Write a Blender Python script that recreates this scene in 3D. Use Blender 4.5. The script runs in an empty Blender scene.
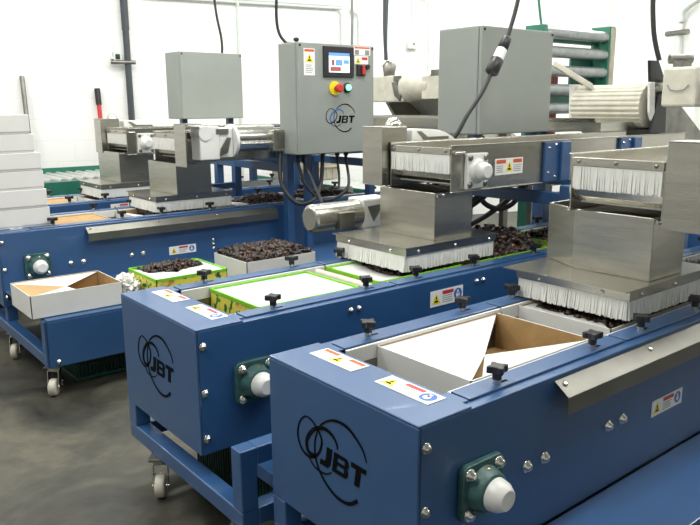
import bpy, bmesh, math, random
from mathutils import Vector, Matrix
random.seed(11)
S = 1.4                      # the scene is laid out in units of 1.4 m and scaled to metres at the end
C = bpy.context.scene.collection
PI = math.pi

# ------------------------------------------------------------------ materials
def new_mat(name):
    m = bpy.data.materials.new(name); m.use_nodes = True
    return m, m.node_tree.nodes, m.node_tree.links, m.node_tree.nodes['Principled BSDF']
def mat(name, col, rough=0.5, metal=0.0, var=0.06, scale=9.0, bump=0.0, bscale=60.0, stretch=None, emit=None, estr=0.0, trans=0.0, spec=None, coat=0.0):
    m, N, L, b = new_mat(name)
    tc = N.new('ShaderNodeTexCoord'); mp = N.new('ShaderNodeMapping')
    if stretch: mp.inputs['Scale'].default_value = stretch
    L.new(tc.outputs['Object'], mp.inputs['Vector'])
    nz = N.new('ShaderNodeTexNoise'); nz.inputs['Scale'].default_value = scale; nz.inputs['Detail'].default_value = 5
    L.new(mp.outputs['Vector'], nz.inputs['Vector'])
    r = N.new('ShaderNodeValToRGB')
    a = [max(0, c*(1-var*2)) for c in col]; d = [min(1, c*(1+var*2)) for c in col]
    r.color_ramp.elements[0].position = .3; r.color_ramp.elements[1].position = .7
    r.color_ramp.elements[0].color = (*a, 1); r.color_ramp.elements[1].color = (*d, 1)
    L.new(nz.outputs['Fac'], r.inputs['Fac']); L.new(r.outputs['Color'], b.inputs['Base Color'])
    b.inputs['Roughness'].default_value = rough; b.inputs['Metallic'].default_value = metal
    if spec is not None: b.inputs['Specular IOR Level'].default_value = spec
    if coat: b.inputs['Coat Weight'].default_value = coat
    if bump:
        n2 = N.new('ShaderNodeTexNoise'); n2.inputs['Scale'].default_value = bscale; n2.inputs['Detail'].default_value = 3
        L.new(mp.outputs['Vector'], n2.inputs['Vector'])
        bp = N.new('ShaderNodeBump'); bp.inputs['Strength'].default_value = bump; bp.inputs['Distance'].default_value = .01
        L.new(n2.outputs['Fac'], bp.inputs['Height']); L.new(bp.outputs['Normal'], b.inputs['Normal'])
    if emit:
        b.inputs['Emission Color'].default_value = (*emit, 1); b.inputs['Emission Strength'].default_value = estr
    if trans: b.inputs['Transmission Weight'].default_value = trans
    return m
M = {}
M['blue'] = mat('blue_paint', (.013, .071, .196), .42, 0, .04, 4, .05, 140, spec=1.0, coat=.25)
M['steel'] = mat('brushed_steel', (.48, .465, .41), .27, 1, .05, 5, .05, 60, stretch=(1, 1, 8))
M['steel_dark'] = mat('dull_steel', (.24, .235, .21), .42, 1, .14, 8, .08, 90)
M['chrome'] = mat('bright_steel', (.60, .59, .55), .22, 1, .05, 20)
M['white'] = mat('white_enamel', (.70, .70, .67), .35, 0, .02, 10)
M['cream'] = mat('cream_plastic', (.52, .50, .42), .45, 0, .06, 12)
M['bristle'] = mat('nylon_bristle', (.74, .74, .70), .6, 0, .02, 40)
M['black'] = mat('black_plastic', (.014, .014, .016), .42, 0, .1, 20)
M['rubber'] = mat('black_rubber', (.02, .02, .022), .55, 0, .1, 20)
M['decal'] = mat('black_print', (.003, .003, .004), .7, 0, .0, 4, spec=.08)
M['guard'] = mat('satin_steel', (.22, .215, .19), .42, 1, .06, 6, .05, 60)
M['green_cast'] = mat('green_cast_iron', (.035, .10, .095), .42, 0, .15, 30, .1, 80)
M['grey'] = mat('grey_enclosure', (.26, .28, .258), .45, 0, .02, 4, .03, 200)
M['carton'] = mat('white_carton', (.66, .655, .63), .62, 0, .02, 6)
M['kraft'] = mat('kraft_board', (.42, .27, .115), .75, 0, .06, 18)
M['lime'] = mat('lime_print', (.20, .56, .03), .5, 0, .05, 15)
M['belt'] = mat('dark_belt', (.03, .032, .035), .5, 0, .1, 10)
M['lightbelt'] = mat('pale_belt', (.66, .65, .60), .5, 0, .05, 10)
M['label'] = mat('label_white', (.80, .80, .78), .45, 0, .0, 4)
M['yellow'] = mat('label_yellow', (.80, .66, .02), .45, 0, .0, 4)
M['orange'] = mat('label_orange', (.62, .10, .02), .45, 0, .0, 4)
M['red'] = mat('label_red', (.55, .03, .03), .4, 0, .0, 4)
M['lblue'] = mat('label_blue', (.03, .13, .45), .45, 0, .0, 4)
M['inkgrey'] = mat('label_ink', (.25, .25, .25), .5, 0, .0, 4)
M['green'] = mat('green_frame_paint', (.02, .15, .10), .45, 0, .06, 8)
M['green_dk'] = mat('dark_green_plastic', (.010, .045, .033), .5, 0, .1, 8)
M['roller'] = mat('galvanised_roller', (.30, .32, .32), .35, .7, .08, 12)
M['wroller'] = mat('pale_roller', (.45, .47, .45), .35, .3, .08, 12)
M['ored'] = mat('red_brown_paint', (.28, .045, .02), .5, 0, .1, 12)
M['brass'] = mat('brass', (.75, .55, .20), .3, 1, .05, 12)
M['palegrey'] = mat('pale_grey_conduit', (.62, .66, .63), .5, 0, .03, 12)
M['dkgrey'] = mat('dark_grey_pipe', (.05, .06, .07), .5, 0, .05, 12)
M['crate'] = mat('beige_crate', (.36, .34, .27), .6, 0, .1, 12)
M['bag'] = mat('thin_plastic', (.72, .71, .66), .25, 0, .06, 12, spec=.7)

# dried fruit: dark brown with random amber pieces
def fruit():
    m, N, L, b = new_mat('dried_fruit')
    g = N.new('ShaderNodeNewGeometry'); r = N.new('ShaderNodeValToRGB')
    e = r.color_ramp.elements; e[0].position = 0; e[0].color = (.007, .004, .003, 1); e[1].position = 1; e[1].color = (.12, .050, .018, 1)
    x = e.new(.55); x.color = (.016, .008, .006, 1); x = e.new(.85); x.color = (.040, .018, .010, 1)
    L.new(g.outputs['Random Per Island'], r.inputs['Fac']); L.new(r.outputs['Color'], b.inputs['Base Color'])
    b.inputs['Roughness'].default_value = .36
    return m
M['fruit'] = fruit()
# printed carton side: yellow with green and dark fruit pictures
def printed():
    m, N, L, b = new_mat('printed_carton')
    tc = N.new('ShaderNodeTexCoord')
    n1 = N.new('ShaderNodeTexNoise'); n1.inputs['Scale'].default_value = 17; n1.inputs['Detail'].default_value = 3
    L.new(tc.outputs['Object'], n1.inputs['Vector'])
    r = N.new('ShaderNodeValToRGB'); r.color_ramp.interpolation = 'CONSTANT'
    e = r.color_ramp.elements; e[0].position = 0; e[0].color = (.06, .05, .06, 1); e[1].position = .40; e[1].color = (.72, .66, .09, 1)
    for p, c in ((.34, (.05, .22, .03)), (.58, (.62, .52, .10)), (.64, (.55, .22, .08)), (.70, (.12, .42, .03))):
        x = e.new(p); x.color = (*c, 1)
    L.new(n1.outputs['Fac'], r.inputs['Fac']); L.new(r.outputs['Color'], b.inputs['Base Color'])
    b.inputs['Roughness'].default_value = .5
    return m
M['print'] = printed()
# painted block wall with faint courses
def wallmat():
    m, N, L, b = new_mat('painted_block')
    tc = N.new('ShaderNodeTexCoord'); mp = N.new('ShaderNodeMapping')
    mp.inputs['Rotation'].default_value = (PI/2, 0, 0)
    br = N.new('ShaderNodeTexBrick'); br.inputs['Scale'].default_value = 1
    br.inputs['Brick Width'].default_value = .40; br.inputs['Row Height'].default_value = .235
    br.inputs['Mortar Size'].default_value = .006; br.inputs['Mortar Smooth'].default_value = .6
    br.inputs['Color1'].default_value = (.90, .90, .885, 1); br.inputs['Color2'].default_value = (.885, .89, .87, 1)
    br.inputs['Mortar'].default_value = (.82, .83, .81, 1)
    sep = N.new('ShaderNodeSeparateXYZ'); cmb = N.new('ShaderNodeCombineXYZ')
    L.new(tc.outputs['Object'], sep.inputs[0]); L.new(sep.outputs['X'], cmb.inputs['X']); L.new(sep.outputs['Z'], cmb.inputs['Y'])
    L.new(cmb.outputs[0], br.inputs['Vector'])
    L.new(br.outputs['Color'], b.inputs['Base Color'])
    bp = N.new('ShaderNodeBump'); bp.inputs['Strength'].default_value = .10; bp.inputs['Distance'].default_value = .01; bp.invert = True
    L.new(br.outputs['Fac'], bp.inputs['Height']); L.new(bp.outputs['Normal'], b.inputs['Normal'])
    b.inputs['Roughness'].default_value = .55
    return m
M['wall'] = wallmat()
def floormat():
    m, N, L, b = new_mat('stained_concrete')
    tc = N.new('ShaderNodeTexCoord')
    n1 = N.new('ShaderNodeTexNoise'); n1.inputs['Scale'].default_value = 1.6; n1.inputs['Detail'].default_value = 8; n1.inputs['Roughness'].default_value = .62; n1.inputs['Distortion'].default_value = .8
    n2 = N.new('ShaderNodeTexNoise'); n2.inputs['Scale'].default_value = 14; n2.inputs['Detail'].default_value = 6
    L.new(tc.outputs['Object'], n1.inputs['Vector']); L.new(tc.outputs['Object'], n2.inputs['Vector'])
    r = N.new('ShaderNodeValToRGB'); e = r.color_ramp.elements
    e[0].position = .36; e[0].color = (.014, .014, .011, 1); e[1].position = .64; e[1].color = (.095, .088, .062, 1)
    x = e.new(.5); x.color = (.048, .046, .034, 1)
    L.new(n1.outputs['Fac'], r.inputs['Fac'])
    mx = N.new('ShaderNodeMixRGB'); mx.blend_type = 'OVERLAY'; mx.inputs['Fac'].default_value = .45
    L.new(r.outputs['Color'], mx.inputs['Color1']); L.new(n2.outputs['Fac'], mx.inputs['Color2'])
    L.new(mx.outputs['Color'], b.inputs['Base Color'])
    rr = N.new('ShaderNodeMapRange'); rr.inputs['To Min'].default_value = .28; rr.inputs['To Max'].default_value = .62
    L.new(n1.outputs['Fac'], rr.inputs['Value']); L.new(rr.outputs['Result'], b.inputs['Roughness'])
    bp = N.new('ShaderNodeBump'); bp.inputs['Strength'].default_value = .12; bp.inputs['Distance'].default_value = .01
    L.new(n2.outputs['Fac'], bp.inputs['Height']); L.new(bp.outputs['Normal'], b.inputs['Normal'])
    return m
M['floor'] = floormat()
def screenmat(name, col, s):
    return mat(name, col, .3, 0, 0, 4, emit=col, estr=s)
M['scr_white'] = screenmat('screen_white', (.75, .85, .95), .9)
M['scr_blue'] = screenmat('screen_blue', (.10, .25, .60), .8)
M['scr_red'] = screenmat('screen_red', (.30, .08, .06), .6)
M['lamp_green'] = screenmat('lit_green', (.25, .95, .55), 1.2)

# ------------------------------------------------------------------ mesh builder
class MB:
    def __init__(s): s.v = []; s.f = []; s.m = []; s.sm = []; s.mats = []
    def mi(s, m):
        m = M[m] if isinstance(m, str) else m
        if m not in s.mats: s.mats.append(m)
        return s.mats.index(m)
    def add(s, vs, fs, m, smooth=False):
        o = len(s.v); k = s.mi(m); s.v += [tuple(v) for v in vs]
        for f in fs: s.f.append([i+o for i in f]); s.m.append(k); s.sm.append(smooth)
        return s
    def box(s, x0, x1, y0, y1, z0, z1, m, mtx=None):
        vs = [Vector(p) for p in ((x0,y0,z0),(x1,y0,z0),(x1,y1,z0),(x0,y1,z0),(x0,y0,z1),(x1,y0,z1),(x1,y1,z1),(x0,y1,z1))]
        if mtx: vs = [mtx @ v for v in vs]
        return s.add(vs, [(0,3,2,1),(4,5,6,7),(0,1,5,4),(1,2,6,5),(2,3,7,6),(3,0,4,7)], m)
    def prism(s, pts, vec, m):      # polygon (3D points) swept by vec
        n = len(pts); vec = Vector(vec); a = [Vector(p) for p in pts]; b = [p+vec for p in a]
        return s.add(a+b, [list(range(n))[::-1], list(range(n, 2*n))]+[(i, (i+1) % n, n+(i+1) % n, n+i) for i in range(n)], m)
    def cyl(s, p0, p1, r, m, seg=20, r1=None, caps=True):
        p0 = Vector(p0); p1 = Vector(p1); return s.lathe(p0, p1-p0, [(0, r), (1, r if r1 is None else r1)], m, seg, True, caps)
    def lathe(s, p0, axis, prof, m, seg=24, rel=False, caps=True):
        p0 = Vector(p0); ax = Vector(axis); ln = ax.length; a = ax/ln
        u = a.orthogonal().normalized(); w = a.cross(u); vs = []; fs = []
        k = ln if rel else 1
        for t, r in prof:
            for i in range(seg):
                q = 2*PI*i/seg; vs.append(p0+a*t*k+(u*math.cos(q)+w*math.sin(q))*r)
        for j in range(len(prof)-1):
            for i in range(seg):
                fs.append((j*seg+i, j*seg+(i+1) % seg, (j+1)*seg+(i+1) % seg, (j+1)*seg+i))
        s.add(vs, fs, m, True)
        if caps:
            n = len(prof)-1
            o = len(vs)
            s.add([vs[i] for i in range(seg)], [list(range(seg))[::-1]], m)
            s.add([vs[n*seg+i] for i in range(seg)], [list(range(seg))], m)
        return s
    def tube(s, pts, r, m, seg=10, closed=False):
        P = [Vector(p) for p in pts]; n = len(P); vs = []; fs = []; u = None
        for i, p in enumerate(P):
            t = (P[min(i+1, n-1)]-P[max(i-1, 0)]).normalized()
            if u is None: u = t.orthogonal().normalized()
            u = (u-t*u.dot(t)).normalized(); w = t.cross(u)
            for k in range(seg):
                q = 2*PI*k/seg; vs.append(p+(u*math.cos(q)+w*math.sin(q))*r)
        for j in range(n-1):
            for k in range(seg): fs.append((j*seg+k, j*seg+(k+1) % seg, (j+1)*seg+(k+1) % seg, (j+1)*seg+k))
        s.add(vs, fs, m, True)
        s.add(vs[:seg], [list(range(seg))[::-1]], m); s.add(vs[-seg:], [list(range(seg))], m)
        return s
    def lump(s, c, r, m, rnd=.25, seg=6, rings=4, sq=(1, 1, 1), rot=None):
        c = Vector(c); vs = []; fs = []
        R = rot if rot is not None else Matrix.Rotation(random.random()*6, 3, Vector((random.random()-.5, random.random()-.5, random.random())).normalized())
        for j in range(rings+1):
            th = PI*j/rings
            for i in range(seg):
                q = 2*PI*i/seg; k = r*(1+rnd*(random.random()-.5)*2) if 0 < j < rings else r
                vs.append(c+R @ Vector((math.sin(th)*math.cos(q)*k*sq[0], math.sin(th)*math.sin(q)*k*sq[1], math.cos(th)*k*sq[2])))
        for j in range(rings):
            for i in range(seg): fs.append((j*seg+i, (j+1)*seg+i, (j+1)*seg+(i+1) % seg, j*seg+(i+1) % seg))
        return s.add(vs, fs, m, True)
    def ribbon(s, pts, w, fr, m, th=.0012):   # fr maps (a, b, h) to a point; w a number or list
        n = len(pts); L_ = []; R_ = []
        for i in range(n):
            a = Vector(pts[max(i-1, 0)]); b = Vector(pts[min(i+1, n-1)]); d = (b-a).normalized(); nn = Vector((-d.y, d.x))
            k = (w[i] if isinstance(w, (list, tuple)) else w)/2
            p = Vector(pts[i]); L_.append(p+nn*k); R_.append(p-nn*k)
        vs = [fr(p.x, p.y, 0) for p in L_]+[fr(p.x, p.y, 0) for p in R_]+[fr(p.x, p.y, th) for p in L_]+[fr(p.x, p.y, th) for p in R_]
        fs = []
        for i in range(n-1):
            fs += [(2*n+i, 2*n+i+1, 3*n+i+1, 3*n+i), (i, n+i, n+i+1, i+1), (i, i+1, 2*n+i+1, 2*n+i), (n+i, 3*n+i, 3*n+i+1, n+i+1)]
        fs += [(0, 2*n, 3*n, n), (n-1, 2*n-1, 4*n-1, 3*n-1)]
        return s.add(vs, fs, m)
    def poly(s, pts, fr, m, h0=0, h1=.0012):
        a = [fr(x, y, h0) for x, y in pts]; b = [fr(x, y, h1) for x, y in pts]; n = len(pts)
        return s.add(a+b, [list(range(n))[::-1], list(range(n, 2*n))]+[(i, (i+1) % n, n+(i+1) % n, n+i) for i in range(n)], m)

def spline(pts, k=6, closed=False):
    P = [Vector(p) for p in pts]; n = len(P); out = []
    for i in range(n-1):
        p0 = P[max(i-1, 0)]; p1 = P[i]; p2 = P[i+1]; p3 = P[min(i+2, n-1)]
        for j in range(k):
            t = j/k
            out.append(.5*((2*p1)+(p2-p0)*t+(2*p0-5*p1+4*p2-p3)*t*t+(3*p1-p0-3*p2+p3)*t**3))
    out.append(P[-1]); return out

ROOTS = {}
def root_of(o):
    while o.parent: o = o.parent
    return o
def thing(name, label, cat, loc, group=None):
    o = bpy.data.objects.new(name, None); C.objects.link(o); o.location = loc
    o.empty_display_size = .05; o['label'] = label; o['category'] = cat
    if group: o['group'] = group
    return o
def obj(name, mb, parent=None, bevel=0, label=None):
    """one mesh object; geometry is given in world coordinates"""
    me = bpy.data.meshes.new(name); me.from_pydata(mb.v, [], mb.f)
    for m in mb.mats: me.materials.append(m)
    me.polygons.foreach_set('material_index', mb.m); me.polygons.foreach_set('use_smooth', mb.sm)
    bm = bmesh.new(); bm.from_mesh(me); bmesh.ops.recalc_face_normals(bm, faces=bm.faces); bm.to_mesh(me); bm.free()
    o = bpy.data.objects.new(name, me); C.objects.link(o)
    if parent:
        me.transform(Matrix.Translation(-Vector(root_of(parent).location)))
        if parent.parent is None or parent.type == 'EMPTY': o.parent = parent
        else: o.parent = parent
    else:
        xs = [v.co.x for v in me.vertices]; ys = [v.co.y for v in me.vertices]; zs = [v.co.z for v in me.vertices]
        b = Vector(((min(xs)+max(xs))/2, (min(ys)+max(ys))/2, min(zs)))
        me.transform(Matrix.Translation(-b)); o.location = b
    if bevel:
        md = o.modifiers.new('bevel', 'BEVEL'); md.width = bevel; md.segments = 2; md.limit_method = 'ANGLE'; md.angle_limit = .7
        md.harden_normals = False
    if label: o['label'] = label
    return o
def tag(o, label, cat, group=None, kind=None):
    o['label'] = label; o['category'] = cat
    if group: o['group'] = group
    if kind: o['kind'] = kind
    return o
def struct(name, mb):
    o = obj(name, mb); o['kind'] = 'structure'; o['label'] = name.replace('_', ' ') + ' of the processing room'; o['category'] = name.split('_')[0]; return o

# frames for flat marks: (a right, b up, h out)
def fr_x(x, y, z): return lambda a, b, h: (x-h, y-a, z+b)          # on a face looking to -x
def fr_y(x, y, z): return lambda a, b, h: (x+a, y-h, z+b)          # on a face looking to -y
def fr_top(x, y, z): return lambda a, b, h: (x+b, y-a, z+h)        # on a top, read from the -x end

# ------------------------------------------------------------------ marks
def logo(mb, fr, k=1.0, m='decal', arc=None):
    f = lambda a, b, h: fr(a*k, b*k, h)
    A = [(-.048,-.012),(-.074,-.021),(-.098,-.012),(-.111,.013),(-.105,.043),(-.085,.065),(-.063,.066),(-.045,.056),(-.031,.043),(-.026,.026),(-.036,.002),(-.053,-.015)]
    B = [(-.048,-.010),(-.072,-.011),(-.079,.009),(-.068,.032),(-.043,.053),(-.014,.062),(.009,.057),(.023,.045),(.026,.033)]
    Cc = [(-.030,.065),(-.006,.082),(.021,.092),(.055,.092),(.084,.078),(.105,.06),(.115,.04)]
    D = [(-.039,.051),(-.050,.020),(-.048,-.012),(-.037,-.036),(-.013,-.058),(.023,-.073),(.061,-.070),(.087,-.052)]
    E = [(-.074,-.019),(-.057,-.034),(-.033,-.039),(-.012,-.036),(.005,-.026)]
    def st(P, w0, w1, w2, mm):
        p = spline([(x, y, 0) for x, y in P], 5); n = len(p)
        w = [(w0+(w1-w0)*(i/(n-1))*2 if i < n/2 else w1+(w2-w1)*((i/(n-1))-.5)*2) for i in range(n)]
        mb.ribbon([(q.x, q.y) for q in p], w, f, mm)
    st(A, .006, .0025, .006, m); st(B, .008, .0095, .003, arc or m); st(Cc, .003, .0065, .0015, m)
    st(D, .003, .0045, .008, m); st(E, .0015, .004, .002, m)
    sh = lambda x, y: (x+y*.12, y)
    # J
    mb.poly([sh(*p) for p in ((-.011,.025),(.006,.025),(.003,-.012),(-.004,-.020),(-.030,-.021),(-.030,-.010),(-.015,-.009),(-.012,-.002))], f, m)
    # B
    for q in (((.016,.024),(.028,.024),(.020,-.020),(.008,-.020)), ((.028,.024),(.055,.023),(.060,.018),(.050,.016),(.027,.016)),
              ((.060,.018),(.061,.008),(.057,.003),(.049,.004),(.050,.016)), ((.057,.003),(.058,-.012),(.052,-.020),(.046,-.012),(.048,.004)),
              ((.052,-.020),(.020,-.020),(.021,-.012),(.046,-.012)), ((.024,.006),(.049,.006),(.049,-.001),(.023,-.001))):
        mb.poly(list(q), f, m, 0, .0013)
    # T
    mb.poly([(.069,.024),(.114,.024),(.113,.014),(.069,.014)], f, m, 0, .0012)
    mb.poly([(.084,.014),(.098,.014),(.092,-.021),(.078,-.021)], f, m, 0, .0013)

def tri(mb, f, cx, cy, r):
    mb.poly([(cx-r, cy-r*.75), (cx+r, cy-r*.75), (cx, cy+r*.95)], f, 'yellow', 0, .0018)
    mb.poly([(cx-r*.10, cy-r*.1), (cx+r*.10, cy-r*.1), (cx+r*.14, cy+r*.45), (cx-r*.14, cy+r*.45)], f, 'decal', 0, .0021)
    mb.poly([(cx-r*.5, cy-r*.5), (cx+r*.5, cy-r*.5), (cx+r*.3, cy-r*.2), (cx-r*.3, cy-r*.2)], f, 'decal', 0, .0021)
def rect(mb, f, x0, x1, y0, y1, m, h=.0018): mb.poly([(x0, y0), (x1, y0), (x1, y1), (x0, y1)], f, m, 0, h)
def disc(mb, f, cx, cy, r, m, h=.0018, n=16): mb.poly([(cx+r*math.cos(2*PI*i/n), cy+r*math.sin(2*PI*i/n)) for i in range(n)], f, m, 0, h)
def textlines(mb, f, x0, x1, y0, y1, n, m='inkgrey'):
    for i in range(n):
        y = y1-(i+.5)*(y1-y0)/n; e = x1-(x1-x0)*random.random()*.3
        rect(mb, f, x0, e, y-(y1-y0)/n*.16, y+(y1-y0)/n*.16, m, .0017)
def label_three(mb, f, w, h):        # red header left, triangle middle, red header right
    rect(mb, f, 0, w, 0, h, 'label', .0012)
    tri(mb, f, w*.5, h*.46, h*.36)
    rect(mb, f, w*.04, w*.37, h*.70, h*.92, 'orange'); rect(mb, f, w*.64, w*.96, h*.70, h*.92, 'orange')
    textlines(mb, f, w*.05, w*.34, h*.12, h*.6, 4); textlines(mb, f, w*.66, w*.94, h*.12, h*.6, 4)
def label_hand(mb, f, w, h):         # triangle left, red header, blue disc right
    rect(mb, f, 0, w, 0, h, 'label', .0012)
    tri(mb, f, w*.17, h*.45, h*.38)
    rect(mb, f, w*.36, w*.70, h*.68, h*.90, 'red'); textlines(mb, f, w*.36, w*.68, h*.12, h*.62, 4)
    disc(mb, f, w*.84, h*.52, h*.36, 'lblue'); disc(mb, f, w*.835, h*.46, h*.17, 'label', .0021); rect(mb, f, w*.81, w*.86, h*.5, h*.76, 'label', .0021)
def label_tall(mb, f, w, h):
    rect(mb, f, 0, w, 0, h, 'label', .0012); rect(mb, f, w*.06, w*.94, h*.88, h*.97, 'orange')
    tri(mb, f, w*.5, h*.63, w*.36); textlines(mb, f, w*.15, w*.85, h*.08, h*.42, 5)

# ------------------------------------------------------------------ small hardware
def bolt(parent, p, d, r=.0095, m='chrome', name='bolt'):
    mb = MB(); mb.lathe(p, d, [(0, r*1.25), (r*.25, r*1.25), (r*.25, r), (r*.9, r*.85), (r*1.15, r*.45)], m, 12)
    return obj(name, mb, parent)
def flange_bearing(parent, x, y, z, h=.0403, body='green_cast', cap='white', capr=.034):
    mb = MB(); k = h+.016
    n = 6; out = []
    for cx, cz, a0 in ((x+h, z+h, 0), (x-h, z+h, PI/2), (x-h, z-h, PI), (x+h, z-h, 1.5*PI)):
        for i in range(n+1):
            a = a0+PI/2*i/n; out.append((cx+.017*math.cos(a), y-.001, cz+.017*math.sin(a)))
    mb.prism(out, (0, -.014, 0), body)
    mb.lathe((x, y-.013, z), (0, -1, 0), [(0, .047), (.012, .043), (.028, .038), (.030, .030)], body, 28)
    b = obj('flange_bearing', mb, parent, .002)
    c = MB(); c.lathe((x, y-.030, z), (0, -1, 0), [(0, capr*.96), (.012, capr*.96), (.028, capr*.88), (.041, capr*.64), (.043, capr*.56)], cap, 28)
    obj('cap', c, b)
    for i in (-1, 1):
        for j in (-1, 1):
            q = MB(); q.lathe((x+i*h, y-.015, z+j*h), (0, -1, 0), [(0, .0125), (.003, .0125), (.003, .0095), (.011, .008), (.013, .004)], 'chrome', 12); obj('bolt', q, b)
    g = MB(); g.lathe((x+.004, y-.016, z+h*.92), (0, -1, .5), [(0, .007), (.008, .006), (.012, .003)], 'brass', 10); obj('grease_fitting', g, b)
    return b
def star_knob(parent, x, y, z):
    mb = MB(); mb.cyl((x, y, z+.010), (x, y, z+.030), .0095, 'black', 12)
    vs = []; n = 24; a0 = random.random()*6
    lo = [(x+(.0145+.0095*max(0, math.cos(4*(2*PI*i/n))))*math.cos(2*PI*i/n+a0), y+(.0145+.0095*max(0, math.cos(4*(2*PI*i/n))))*math.sin(2*PI*i/n+a0), z+.024) for i in range(n)]
    mb.prism(lo, (0, 0, .0145), 'black')
    k = obj('knob', mb, parent, .002)
    s = MB(); s.cyl((x, y, z), (x, y, z+.011), .0085, 'chrome', 12); obj('washer', s, k)
def caster(parent, x, y, ztop, zf):
    h = ztop-zf; r = .034
    mb = MB(); mb.box(x-.03, x+.03, y-.03, y+.03, ztop-.006, ztop-.0005, 'steel_dark'); mb.cyl((x, y, ztop-.02), (x, y, ztop-.006), .024, 'chrome', 16)
    for s_ in (-1, 1): mb.prism([(x-.016, y+s_*.019, ztop-.02), (x+.016, y+s_*.019, ztop-.02), (x+.030, y+s_*.019, zf+r-.008), (x+.008, y+s_*.019, zf+r-.010)], (0, .003*s_, 0), 'chrome')
    mb.box(x-.016, x+.016, y-.02, y+.02, ztop-.024, ztop-.019, 'chrome')
    def turn(q):
        A = Matrix.Translation((x, y, 0)) @ Matrix.Rotation(CA, 4, 'Z') @ Matrix.Translation((-x, -y, 0)); q.v = [tuple(A @ Vector(v)) for v in q.v]; return q
    CA = -2.25+random.uniform(-.15, .15)
    c = obj('caster', turn(mb), parent, .001)
    w = MB(); w.lathe((x+.018, y-.014, zf+r), (0, 1, 0), [(0, r*.6), (.001, r*.93), (.006, r), (.022, r), (.027, r*.93), (.028, r*.6)], 'cream', 24)
    w.cyl((x+.018, y-.024, zf+r), (x+.018, y+.024, zf+r), .007, 'chrome', 10); obj('wheel', turn(w), c)
    b = MB(); b.box(x-.040, x-.004, y-.012, y+.012, zf+r+.002, zf+r+.007, 'chrome'); b.box(x-.046, x-.036, y-.014, y+.014, zf+r-.014, zf+r+.007, 'chrome'); obj('brake_pedal', turn(b), c, .001)

ZF = -.565
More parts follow.
